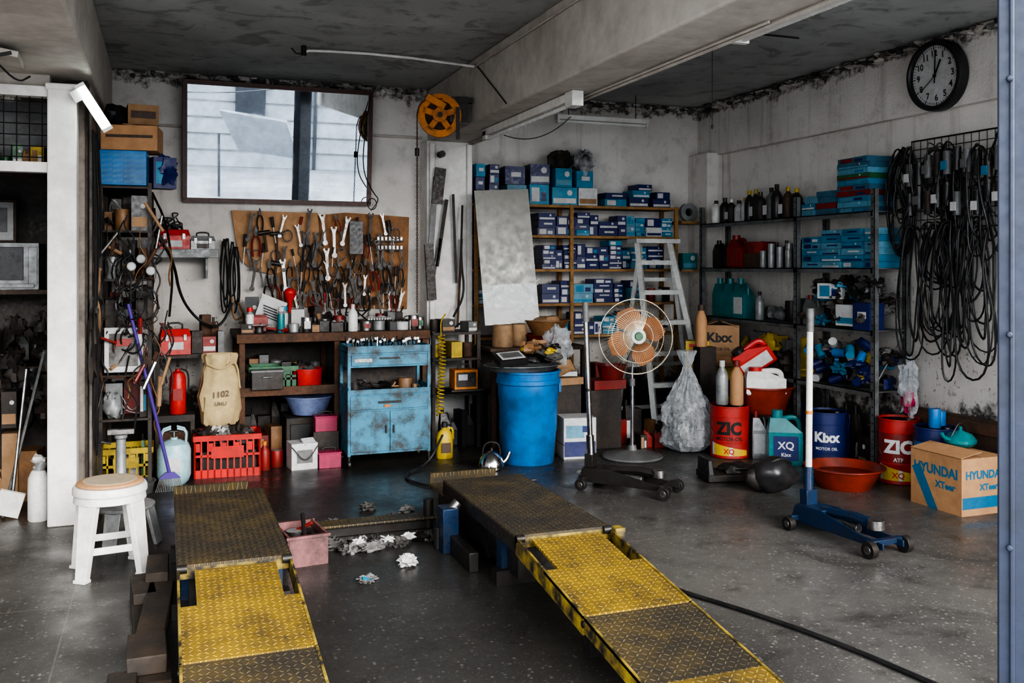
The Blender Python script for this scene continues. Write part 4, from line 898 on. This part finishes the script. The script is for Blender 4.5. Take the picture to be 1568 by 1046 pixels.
b=B('blue_can'); can(b,0,0,0,.05,.1,M_barrel,M_lgrey); b.done(loc=(5.02,5.05,.45)); b=B('blue_can'); can(b,0,0,0,.04,.13,M_barrel,M_navy); b.done(loc=(4.92,4.98,.45))
b=B('motor_oil_jug'); jugloc(b,0,0,0,.26,.16,.42,M_teal,M_teal,M_teal); b.box((-.0,-.083,.13),(.19,.002,.19),M_navy); b.text('XQ',.08,lambda x,y:(x,-.0845,.15+y),M_inkw); b.text('Kixx',.04,lambda x,y:(x,-.0845,.08+y),M_inkw); b.done(loc=(4.57,6.16,0),rz=-.5,bevel=.012)
b=B('grey_oil_bottle'); jugloc(b,0,0,0,.11,.09,.38,M_lgrey,M_redd,M_paper); b.done(loc=(4.5,6.40,0),rz=-.5,bevel=.008)
b=B('low_stand'); b.bx(4.5,4.84,6.38,6.9,.31,.34,M_dark)
for x in(4.52,4.78):
    for y in(6.4,6.84): b.bx(x,x+.04,y,y+.04,0,.31,M_dark)
b.bx(4.56,4.8,6.5,6.8,0,.28,M_dark); b.done()
basin('mixing_basin',(4.67,6.58,.34),.25,.22,M_basin,.68)
b=B('red_oil_can'); b.T=Euler((.2,-.6,0)).to_matrix().to_4x4(); jugloc(b,0,0,0,.32,.16,.24,M_red,M_blkp,M_paper); b.T=I4; b.done(loc=(4.66,6.62,.70),rz=-.5)
b=B('white_container'); jugloc(b,0,0,0,.32,.18,.22,M_white,M_red); b.done(loc=(4.62,6.5,.5),rz=-.4)
b=B('stacked_crates'); ptbox(b,4.62,7.3,0,.38,.36,.34,M_dark); ptbox(b,4.62,7.3,.34,.36,.34,.32,M_yelp,M_dark); b.done()
b=B('motor_oil_carton'); b.box((0,0,.18),(.35,.3,.36),M_card); b.text('Kixx',.115,lambda x,y:(x,-.152,.25+y),M_ink,.04); b.text('MOTOR OIL',.035,lambda x,y:(x,-.152,.15+y),M_ink); b.box((0,-.151,.06),(.35,.002,.05),M_card2); b.box((-.09,0,.37),(.16,.3,.004),M_card,(0,-.35,0)); b.box((.1,-.02,.37),(.16,.3,.004),M_card,(0,.3,0)); b.done(loc=(4.64,7.22,.67),rz=-.5,bevel=.003)
b=B('small_carton'); b.box((0,0,.12),(.2,.2,.24),M_yelp); b.box((0,-.101,.12),(.14,.002,.1),M_card2); b.box((0,-.101,.2),(.14,.002,.03),M_red); b.done(loc=(4.38,7.15,.66),rz=-.5)
b=B('storage_crate'); b.bx(4.26,4.42,7.02,7.28,0,.66,M_dark); b.bx(4.27,4.41,7.01,7.02,.45,.6,M_yelp); b.done()
b=B('brown_bottle'); bottle(b,0,0,0,.055,.36,M_card2,M_redd,.4); b.done(loc=(4.37,6.52,.42)); 
b=B('grey_bottle'); bottle(b,0,0,0,.05,.36,M_lgrey,M_paper,.4); b.done(loc=(4.27,6.58,.42))
b=B('dropper_bottle'); bottle(b,0,0,0,.05,.36,M_card2,M_dwood,.5); b.done(loc=(4.32,6.98,.86)) ; simple('bottle_box',4.26,4.42,6.9,7.01,0,.86,M_dark)
basin('mixing_basin',(4.48,5.36,0),.27,.15,M_basin,.66); b=B('basin_dark_liquid'); b.cyl((0,0,0),(0,0,.004),.225,mat('oil_pool',(.06,.01,.006),rough=.08,dirt=0,bump=0),seg=30); b.done(loc=(4.48,5.36,.09))
b=B('engine_oil_carton'); w,d,h=.36,.42,.355
b.box((0,0,h/2),(w,d,h),M_card2)
b.text('HYUNDAI',.085,lambda x,y:(-w/2-.0015,-x,h*.7+y),M_inkb,.04,.95); b.text('XTeer',.06,lambda x,y:(-w/2-.0015,-x-.08,h*.46+y),M_inkb,.04)
b.geo([(-w/2-.001,.2,0.24),(-w/2-.001,.13,.27),(-w/2-.001,-.02,.0),(-w/2-.001,.06,0)],[(0,1,2,3)],M_inkb)
b.text('HYUNDAI',.07,lambda x,y:(x,-d/2-.0015,h*.7+y),M_inkb,.04,.95); b.text('XTeer',.055,lambda x,y:(x+.04,-d/2-.0015,h*.48+y),M_inkb,.04); b.box((0,-d/2-.001,h*.22),(w*.96,.002,h*.2),M_inkb)
b.box((-.01,0,h+.001),(.02,d,.003),M_card); b.box((-.1,0,h+.02),(.17,d,.004),M_card2,(0,-.18,0))
b.done(loc=(4.79,4.66,0),bevel=.003)
b=B('teapot'); b.lathe([(.08,0),(.1,.02),(.1,.04),(.07,.075),(.03,.09),(.01,.1),(.012,.12),(0,.125)],M_teal,(0,0,0),24); b.tube(smoothpts([(-.09,0,.04),(-.14,0,.06),(-.16,0,.09)],1),.012,M_teal,8); b.tube(smoothpts([(-.08,0,.06),(0,0,.17),(.08,0,.06)],2),.006,M_blk,6); b.done(loc=(4.90,4.74,.375))
b=B('hanging_plastic_bag'); blob(b,(0,0,.2),(.07,.06,.2),M_film,.7,2.5,26); blob(b,(0,0,.1),(.05,.05,.08),M_mag,.7,2.5,16); b.done(loc=(5.05,5.36,.47))
def jack(name,loc,rz,m,hm,hl,lean,mh=M_white):
    b=B(name)
    for s in(-1,1): b.prism([(-.33,.05),(-.3,.14),(-.1,.15),(.2,.09),(.36,.08),(.36,.045),(-.2,.045)][::-1],.01,m,Matrix.Translation((0,s*.075,0)))
    b.box((-.2,0,.1),(.2,.13,.09),m); b.box((.3,0,.07),(.04,.24,.03),m); b.box((-.28,0,.07),(.03,.26,.03),m)
    for (x,yw,r_) in((.32,.13,.045),(-.28,.14,.04)):
        for s in(-1,1): b.cyl((x,s*(yw-.02),r_),(x,s*(yw+.02),r_),r_,M_dsteel,seg=18); b.cyl((x,s*(yw+.02),r_),(x,s*(yw+.024),r_),r_*.5,M_steel,seg=12)
    b.tube([(-.15,0,.13),(.1,0,.15),(.24,0,.14)],.03,m,6); b.cyl((.24,0,.12),(.24,0,.17),.045,M_steel,seg=16); b.cyl((-.1,0,.1),(.12,0,.09),.025,M_steel,seg=12)
    b.box((-.27,0,.17),(.06,.08,.12),m); 
    p=V((-.27,0,.22)); d=V(lean).normalized()
    b.cyl(p,p+d*.14,.028,hm,seg=14); b.cyl(p+d*.1,p+d*hl,.019,mh,seg=12); b.cyl(p+d*(hl-.14),p+d*hl,.023,M_grey,seg=12)
    b.cyl(p+d*.45,p+d*.47,.021,M_orange if mh==M_white else M_dsteel,seg=12)
    b.done(loc=loc,rz=rz,bevel=.003)
a=math.atan2(-.62,.06); jack('trolley_jack',(3.6,4.32,0),a,M_jblue,M_jblue,1.08,(-.05,.06,1))
a=math.atan2(-.5,.42); jack('trolley_jack',(2.98,5.78,0),a,M_dsteel,M_chrome,1.08,(-.03,-.02,1),M_chrome)
b=B('dark_duffel_bag'); blob(b,(0,0,.11),(.17,.14,.12),M_blkp,.3,1.2,26); blob(b,(-.1,.05,.1),(.1,.1,.1),M_dark,.3,1.2,20); b.tube(smoothpts([(-.1,-.05,.2),(0,-.08,.25),(.1,-.05,.2)],2),.01,M_blk); b.done(loc=(3.92,5.4,0))
b=B('mechanic_kneeler'); b.box((0,0,.03),(.42,.26,.05),M_dark); b.fr((-.18,0,.03),(.05,.24),(-.19,0,.16),(.03,.22),M_blkp); blob(b,(.05,0,.07),(.15,.1,.05),M_dsteel,.5,2,16); b.done(loc=(3.86,5.85,0),rz=-.2,bevel=.012)
# ---------------------------------------------------------------- LEFT SIDE
M_seat=mat('stool_seat_disc',(.52,.42,.28),rough=.5,dirt=.4,dcol=(.3,.26,.22))
b=B('plastic_stool'); 
b.lathe([(.165,.40),(.178,.405),(.178,.43),(.17,.445),(.15,.445),(0,.445)],M_white,(0,0,0),36); b.lathe([(.15,.445),(.16,.447),(.16,.456),(.15,.462),(0,.462)],M_card2,(0,0,0),36); b.lathe([(.13,.462),(.13,.466),(0,.466)],M_seat,(0,0,0),36); b.lathe([(.172,.365),(.174,.365),(.168,.405),(.155,.405),(.163,.365),(.172,.365)],M_white,(0,0,0),36)
for i in range(4):
    b.T=Matrix.Rotation(pi/4+i*pi/2,4,'Z')
    b.fr((.208,0,0),(.016,.06),(.155,0,.38),(.02,.1),M_white); b.fr((.198,.026,0),(.03,.01),(.145,.045,.38),(.03,.01),M_white); b.fr((.198,-.026,0),(.03,.01),(.145,-.045,.38),(.03,.01),M_white); b.box((.2,0,.008),(.045,.07,.016),M_white)
for i in range(4):
    b.T=Matrix.Rotation(i*pi/2,4,'Z'); b.box((.131,0,.14),(.012,.25,.035),M_white)
b.T=I4; b.done(loc=(-.27,5.18,0),rz=.15,bevel=.004)
b=B('plastic_stool'); 
b.lathe([(.15,.19),(.16,.2),(.16,.215),(.14,.22),(0,.22)],M_lgrey,(0,0,0),30)
for i in range(4):
    b.T=Matrix.Rotation(pi/4+i*pi/2,4,'Z'); b.fr((.19,0,0),(.02,.08),(.14,0,.2),(.02,.09),M_lgrey)
b.T=I4; b.done(loc=(-.22,5.68,0),rz=.4,bevel=.003)
b=B('refrigerant_cylinder'); b.lathe([(.08,0),(.1,.02),(.115,.06),(.115,.24),(.1,.285),(.05,.31),(.025,.315),(.025,.33)],M_cyl,(0,0,0),28); b.cyl((0,0,.33),(0,0,.37),.012,M_steel); b.cyl((-.03,0,.37),(.03,0,.37),.012,M_blk)
for s in(-1,1): b.tube(smoothpts([(s*.08,-.04,.29),(s*.085,-.04,.38),(s*.02,-.05,.40)],1),.008,M_cyl,6); b.tube(smoothpts([(s*.08,.04,.29),(s*.085,.04,.38),(s*.02,.05,.40)],1),.008,M_cyl,6)
b.box((0,-.116,.15),(.09,.003,.1),M_paper); b.done(loc=(.05,7.1,0))
crate('red_crate',(.43,7.34,0),.46,.32,.31,M_red,-.05); b=B('crate_contents'); 
for i in range(12): blob(b,(.27+i*.026,7.36+ru(-.08,.08),.27+ru(0,.05)),(.07,.07,.06),R.choice([M_ragl,M_ragl,M_tissue,M_dark]),.9,2.5,16)
b.box((.43,7.36,.1),(.4,.26,.16),M_dark); b.done()
crate('yellow_crate',(-.27,7.3,0),.34,.28,.26,M_yelp,0); b=B('crate_contents'); clutter(b,-.4,-.14,7.22,7.38,.02,.34,[M_dark,M_grey,M_dsteel,M_green,M_paper],'bcj'); b.done()
b=B('fire_extinguisher'); b.lathe([(.055,0),(.06,.01),(.06,.27),(.045,.31),(.018,.325),(.018,.34)],M_red,(0,0,0),22); b.box((0,-.01,.355),(.025,.07,.02),M_blk); b.box((0,-.02,.38),(.02,.09,.01),M_blk,(.3,0,0)); b.tube(smoothpts([(.02,0,.34),(.08,0,.32),(.075,0,.15)],2),.008,M_blk,6); b.box((0,-.061,.15),(.07,.003,.09),M_redd); b.done(loc=(.08,7.56,.43))
b=B('extinguisher_stand'); b.bx(-.08,.2,7.46,7.63,.38,.43,M_dark)
for x in(-.08,.17):
    for y in(7.47,7.6): b.bx(x,x+.03,y,y+.03,0,.38,M_dark)
b.bx(-.04,.16,7.5,7.6,0,.3,M_rust); b.done()
b=B('canvas_sack'); sd=3.3
b.lathe([(.0,0),(.10,.01),(.14,.05),(.155,.14),(.15,.25),(.135,.36),(.12,.44),(.115,.5),(.13,.55),(.12,.57),(.10,.53),(.0,.46)],M_canvas,(0,0,0),40,sc=(1,.75),wob=lambda a,z:.2*noise.noise(V((math.cos(a)*2.5+sd,math.sin(a)*2.5,z*6)))+.12*noise.noise(V((math.cos(a)*8,math.sin(a)*8,z*16)))+.1*(z>.45)*math.sin(a*3+1))
b.text('1102',.065,lambda x,y:(x-.01,-.130,.27+y+x*.1),M_dwood,.01); b.text('UHU',.042,lambda x,y:(x-.01,-.132,.20+y),M_dwood,.01)
b.tube(smoothpts([(-.1,-.08,.5),(0,-.12,.45),(.12,-.06,.53),(.15,-.03,.3)],2),.008,M_canvas,6); b.done(loc=(.38,7.52,.31),rz=.1)
b=B('sack_stool'); b.bx(.23,.53,7.54,7.8,.26,.31,M_dark)
for x in(.24,.49): 
    for y in(7.54,7.76): b.bx(x,x+.03,y,y+.03,0,.26,M_dark)
b.done()
toolbox('toolbox',(.06,7.70,.87),.22,.16,.23,M_red,.1)
b=B('tool_rack_stand'); b.bx(-.08,.42,7.65,8.1,.84,.87,M_dark)
for x in(-.08,.38):
    for y in(7.66,8.06): b.bx(x,x+.03,y,y+.03,0,.84,M_dark)
clutter(b,.18,.42,7.7,7.85,.87,.22,[M_dark,M_grey,M_tissue,M_redd],'bcto'); clutter(b,-.06,.4,7.9,8.05,.87,.3,[M_dark,M_dsteel,M_dark,M_rust],'bcjt'); clutter(b,-.06,.4,7.75,8.0,0,.5,[M_dark,M_dsteel,M_rust,M_redd],'bcj'); b.done()
b=B('push_broom'); b.cyl((-.24,6.72,1.3),(.02,6.86,.12),.012,M_purple,seg=10); b.fr((.02,6.86,.09),(.14,.03),(.02,6.86,.13),(.06,.03),M_purple); 
for i in range(16): b.cyl((-.04+i*.008,6.86,.1),(-.07+i*.012,6.85,0.0),.003,M_ragl,seg=4)
b.done()
b=B('axle_stand'); b.lathe([(.13,0),(.13,.02),(.05,.05),(.035,.08),(.03,.42),(.04,.43),(.04,.45),(0,.45)],M_lgrey,(0,0,0),20); b.box((0,0,.47),(.16,.05,.03),M_steel); b.cyl((-.06,-.03,.4),(-.12,-.06,.42),.008,M_steel); b.done(loc=(-.28,6.62,0))
basin('drain_pan',(-.2,6.9,0),.13,.08,M_galv,.85)
b=B('storage_rack')
for x in(-.43,-.12):
    for y in(6.85,7.95): b.bx(x,x+.025,y,y+.025,0,2.12,M_dark)
for z in(.5,.80,1.12,1.45,1.78,2.08): b.bx(-.43,-.1,6.85,7.97,z,z+.015,M_dark)
b.done()
pl=[M_dark,M_dsteel,M_rust,M_grey,M_brown,M_dark,M_blkp,M_card,M_steel,M_dark,M_lgrey,M_rag,M_redd,M_paper]
b=B('rack_clutter'); b.T=Matrix.Translation((-.43,0,0))
for z,h in((.515,.26),(.815,.28),(1.135,.28),(1.465,.28),(1.795,.26)):
    for y in (6.88,7.05,7.22,7.42,7.64,7.8): clutter(b,.03,.31,y,y+.15,z,h,pl,'bcjotcb')
b.T=I4; b.done()
b=B('tangled_hoses')
for i in range(34):
    x=ru(-.38,.02); y=ru(6.72,6.84)+max(0,x+.1)*3; z=ru(.9,1.95); L=ru(.2,.6)
    q=[(x,y,z)]; 
    for j in range(5): q.append((x+ru(-.06,.06),y+ru(-.04,.04),z-L*(j+1)/5))
    b.tube(smoothpts(q,2),ru(.003,.007),R.choice([M_blk,M_blk,M_blk,M_dark,M_dark,M_brown]),6)
for i in range(9):
    x=ru(-.32,.0); y=ru(6.7,6.85)+max(0,x+.1)*3; z=ru(1.0,1.6); r_=ru(.05,.10)
    b.tube([(x+r_*math.cos(2*pi*j/18),y+.04*math.sin(4*pi*j/18),z+r_*1.3*math.sin(2*pi*j/18)) for j in range(18)],.006,M_blk,6,True)
for i in range(34): 
    p=V((ru(-.40,.0),ru(6.74,6.85),ru(.7,1.8))); b.cyl(p,p+V((ru(-.12,.12),ru(-.05,.05),ru(-.25,.25))),ru(.005,.016),R.choice([M_steel,M_dsteel,M_rust,M_dark,M_card,M_redd]),seg=8)
for x,z in((-.22,1.55),(-.1,1.52),(-.16,1.6)): b.cyl((x,6.78,z),(x,6.72,z),.03,M_grey,seg=16); b.cyl((x,6.72,z),(x,6.715,z),.024,M_lgrey,seg=16)
b.tube(smoothpts([(-.05,7.3,1.75),(.05,7.6,1.6),(.1,7.8,1.3),(.25,7.9,1.1),(.4,7.8,1.05),(.5,7.9,1.25)],3),.012,M_blk,6)
b.tube(smoothpts([(-.1,7.5,2.1),(.0,7.9,1.9),(.05,7.9,1.5),(0.02,7.9,1.15)],3),.01,M_blk,6)
b.done()
b=B('fuse_box_panel'); b.box((0,0,.15),(.24,.04,.3),M_paper); b.box((0,-.022,.15),(.18,.006,.22),M_ragl); b.box((0,-.026,.2),(.1,.004,.05),M_redd); b.done(loc=(-.27,6.8,.84),bevel=.004)
b=B('cloth_rags_hanging')
for i in range(9):
    y=6.34+i*.075; blob(b,(-.43,y,ru(1.0,2.0)),(.03,.05,ru(.12,.26)),R.choice([M_canvas,M_card,M_rag,M_dark,M_ragl]),.7,2.4,16)
for i in range(10): b.tube(smoothpts([(-.43,6.35+i*.06,2.4),(-.42+ru(-.01,.03),6.35+i*.06,1.8),(-.42,6.35+i*.06+ru(-.03,.03),1.2),(-.43,6.36+i*.06,ru(.3,.8))],2),.006,M_blk,5)
b.done()
b=B('cardboard_box'); b.box((0,0,.09),(.36,.3,.17),M_card2); b.box((0,-.151,.1),(.3,.002,.02),M_dwood); b.box((.05,-.05,.182),(.2,.2,.006),M_card,(.1,.1,.1)); b.done(loc=(-.22,7.0,2.335),rz=-.12,bevel=.003)
b=B('cardboard_box'); b.box((0,0,.07),(.2,.2,.14),M_card); b.box((0,-.101,.07),(.16,.002,.05),M_dwood); b.done(loc=(-.16,7.05,2.53),rz=.1,bevel=.003)
b=B('brake_pad_carton'); b.box((0,0,.12),(.3,.3,.235),M_barrel)
for i in range(24): b.text('BRAKE',.024,lambda x,y,i=i:(x*.9-.1+.07*(i%4),-.1515,.03+.035*(i//4)+y+.15*x),M_ltblue,0)
b.done(loc=(-.27,6.98,2.097),rz=-.05,bevel=.003)
b=B('black_bag'); blob(b,(0,0,.08),(.1,.1,.09),M_blk,.4,2,20); b.done(loc=(-.33,7.1,2.52))
b=B('blue_packaging'); ptbox(b,0,0,0,.16,.14,.22,M_navy,M_cyan,.3); blob(b,(.02,-.05,.12),(.08,.05,.10),M_navy,.9,2.6,18); b.done(loc=(-.03,7.1,2.1))
b=B('fluorescent_lamp'); b.T=Matrix.Translation((-.41,6.1,2.5))@Euler((rad(12),rad(-32),0)).to_matrix().to_4x4()
b.box((0,.03,0),(.06,.04,.30),M_whitep); b.cyl((0,-.01,-.13),(0,-.01,.13),.017,M_tubeon,seg=14); b.box((0,0,.145),(.06,.06,.02),M_whitep); b.box((0,0,-.145),(.06,.06,.02),M_whitep); b.box((-.04,.02,.1),(.06,.05,.07),M_whitep); b.T=I4; b.done()
b=B('fluorescent_fixture'); b.bx(2.44,2.5,5.5,7.3,2.62,2.675,M_whitep); b.cyl((2.47,5.56,2.60),(2.47,7.24,2.60),.014,M_tubeoff); b.bx(2.43,2.51,5.46,5.58,2.58,2.678,M_white); b.bx(2.44,2.5,7.22,7.3,2.59,2.66,M_white); b.done(bevel=.003)
b=B('fluorescent_fixture'); b.T=Matrix.Translation((3.85,7.95,2.93)); b.box((0,0,0),(.95,.08,.04),M_whitep); b.cyl((-.45,0,-.035),(.45,0,-.035),.014,M_tubeoff); b.box((-.46,0,-.03),(.02,.06,.05),M_white); b.box((.46,0,-.03),(.02,.06,.05),M_white); b.T=I4
for x in(3.5,4.2): b.cyl((x,7.95,2.95),(x,7.95,3.178),.004,M_blk,seg=5)
b.done()
b=B('fluorescent_fixture'); b.bx(2.72,2.86,2.9,4.2,2.77,2.81,M_whitep); 
for x in(2.755,2.825): b.cyl((x,2.95,2.74),(x,4.16,2.74),.021,M_tubeoff)
for y in(2.92,4.17): b.bx(2.72,2.86,y-.02,y+.02,2.715,2.78,M_white)
b.box((2.69,3.5,2.79),(.06,.06,.03),M_dsteel); b.box((2.69,4.1,2.79),(.06,.04,.03),M_dsteel); b.done(bevel=.003)
b=B('ceiling_conduit'); b.tube(smoothpts([(.95,7.0,3.13),(1.0,7.0,3.15),(1.6,7.0,3.16),(2.24,6.9,3.1)],1),.01,M_whitep,8); b.tube(smoothpts([(.95,7.0,3.13),(.9,7.0,3.11),(.86,6.98,3.15)],1),.006,M_blk,5); b.cyl((.95,7.0,3.1),(.95,7.0,3.175),.02,M_blk); b.done()
b=B('beam_side_cable'); b.tube([(2.245,6.9,3.1),(2.245,4.6,3.1)],.006,M_beam,6); b.tube([(2.25,6.9,3.12),(2.25,6.2,2.7)],.005,M_blk,5); b.done()
b=B('beam_edge_conduit'); b.tube([(2.62,8.3,2.665),(2.62,3.0,2.665)],.012,M_beam,8); b.tube([(2.585,8.3,2.668),(2.585,3.6,2.668)],.007,M_beam,6); b.done()
b=B('slack_cable'); b.tube(droop((2.63,7.3,2.64),(3.5,7.9,2.93),.1),.004,M_blk,5); b.done()
b=B('slack_cable'); b.tube(smoothpts([(2.67,5.5,2.7),(2.9,5.6,2.9),(3.1,5.5,3.16)],2),.007,M_blk,5); b.done()
b=B('slack_cable'); b.tube(droop((2.68,4.6,2.8),(3.1,5.0,3.1),.1),.005,M_blk,5); b.done()
b=B('ceiling_conduit'); b.tube([(3.4,5.5,3.165),(4.2,5.5,3.165)],.006,M_blk,5); b.tube([(3.05,5.1,3.16),(3.55,4.9,3.13)],.012,M_dsteel,6); b.done()
b=B('pull_cord'); b.cyl((3.3,5.2,3.18),(3.3,5.2,2.45),.002,M_blk,seg=5); b.sph((3.3,5.2,2.45),(.008,.008,.015),M_blk,8); b.done()
b=B('wall_cable'); b.tube(smoothpts([(1.70,8.2,3.1),(1.64,8.12,2.8),(1.6,8.12,2.4),(1.72,8.2,2.2),(1.8,8.3,2.15),(1.72,8.3,2.05)],3),.005,M_blk,5); b.tube([(1.7+.04*math.cos(t*.5),8.15,2.1+.05*math.sin(t*.5)) for t in range(25)],.004,M_blk,5); b.done()
b=B('broken_ceiling_panel'); b.box((-1.0,5.8,2.72),(.5,.9,.03),M_beam,(.1,.15,.1)); b.box((-.95,5.6,2.64),(.35,.5,.02),M_dark,(.2,-.3,.1)); b.tube(smoothpts([(-.9,5.9,2.7),(-.8,6.0,2.6),(-.75,6.1,2.66)],2),.006,M_blk,5); b.done()
# ---------------------------------------------------------------- SIDE ROOM
b=B('white_bin_bottle'); b.lathe([(.055,0),(.06,.01),(.06,.22),(.058,.26),(.04,.3),(.03,.31),(.03,.33)],M_white,(0,0,0),22); b.cyl((.0,0,.3),(.02,0,.36),.035,M_lgrey,seg=14); blob(b,(0,0,.37),(.045,.045,.03),M_tissue,.5,2,14); b.done(loc=(-.735,6.36,0))
b=B('kitchen_counter'); b.bx(-1.7,-.62,7.4,7.95,.8,.84,M_dwood); b.bx(-1.7,-.62,7.42,7.9,0,.78,mat('counter_front',(.07,.055,.05),dirt=.5)); b.done(bevel=.004)
b=B('microwave_oven'); b.box((0,0,.17),(.5,.38,.34),M_lgrey); b.box((-.03,-.191,.19),(.36,.006,.24),M_blkp); b.box((.21,-.191,.17),(.06,.006,.28),M_lgrey); b.box((0,-.195,.03),(.44,.01,.03),M_lgrey); b.done(loc=(-1.12,7.75,1.38),bevel=.008)
b=B('wall_cupboard_shelf'); b.bx(-1.6,-.7,7.5,8.0,1.35,1.38,M_dwood); b.bx(-.74,-.7,7.5,8.0,.84,1.38,M_dwood); clutter(b,-1.5,-.75,7.6,7.9,.85,.35,[M_dark,M_grey,M_dark,M_brown,M_blkp],'bcpj'); b.bx(-1.7,-.62,7.98,8.02,.84,2.7,mat('side_room_board',(.08,.065,.055),dirt=.5)); b.done()
b=B('picture_frame'); b.box((0,0,.16),(.24,.02,.32),M_dwood); b.box((0,-.011,.16),(.2,.004,.28),M_paper); b.box((0,-.014,.17),(.12,.004,.18),M_grey); b.done(loc=(-1.16,7.75,1.722),bevel=.003)
b=B('side_room_clutter'); clutter(b,-1.4,-.7,6.7,7.1,0,.5,[M_card,M_dark,M_redd,M_brown,M_grey,M_dark],'bbjc'); clutter(b,-1.3,-.7,6.75,7.0,.5,.3,[M_card,M_dark,M_redd,M_dark],'bo')
for i in range(16): blob(b,(ru(-1.1,-.75),ru(7.1,7.36),ru(.5,1.2)),(.07,.06,.09),R.choice([M_grey,M_dark,M_dark,M_rag,M_dark,M_blkp]),.9,2.6,16)
b.cyl((-.95,6.5,0),(-.74,6.7,1.0),.01,M_galv,seg=8); b.cyl((-.9,6.45,0.02),(-.83,6.6,.9),.01,M_steel,seg=8); b.box((-.9,6.42,.1),(.14,.02,.16),M_white,(.2,.3,0)); b.done()
b=B('dark_equipment_row'); clutter(b,2.62,3.5,7.65,7.85,0,.7,[M_dark,M_dsteel],'bj'); clutter(b,3.55,3.98,7.7,8.0,0,.75,[M_dark,M_brown,M_redd,M_dsteel],'bj'); b.done()
b=B('floor_parts_clutter'); clutter(b,3.75,4.1,7.0,7.25,0,.25,[M_redd,M_dark,M_grey,M_dark],'bcj'); clutter(b,3.7,4.05,7.3,7.45,0,.40,[M_redd,M_dark,M_grey,M_brown],'bcj'); b.done()
# ---------------------------------------------------------------- LIGHT
sc=bpy.context.scene
w=bpy.data.worlds.new('World'); sc.world=w; w.use_nodes=True
bg=w.node_tree.nodes['Background']; bg.inputs[0].default_value=(.90,.95,1,1); bg.inputs[1].default_value=6.5
sun=bpy.data.lights.new('overcast_sun','SUN'); sun.energy=8.0; sun.angle=rad(40); sun.color=(1,.965,.92)
so=bpy.data.objects.new('overcast_sun',sun); bpy.context.collection.objects.link(so)
so.rotation_euler=V((-.25,.86,-.34)).to_track_quat('-Z','Y').to_euler()
try:
    sc.view_settings.view_transform='AgX'; sc.view_settings.look='AgX - High Contrast'; sc.view_settings.exposure=-.1
except Exception: pass
cam=bpy.data.cameras.new('camera'); co=bpy.data.objects.new('camera',cam); bpy.context.collection.objects.link(co)
co.location=(0,0,1.55); co.rotation_euler=(pi/2,0,rad(-20.3)); cam.lens=32.83; cam.sensor_width=36; cam.shift_y=-.0733; cam.clip_start=.05
sc.camera=co
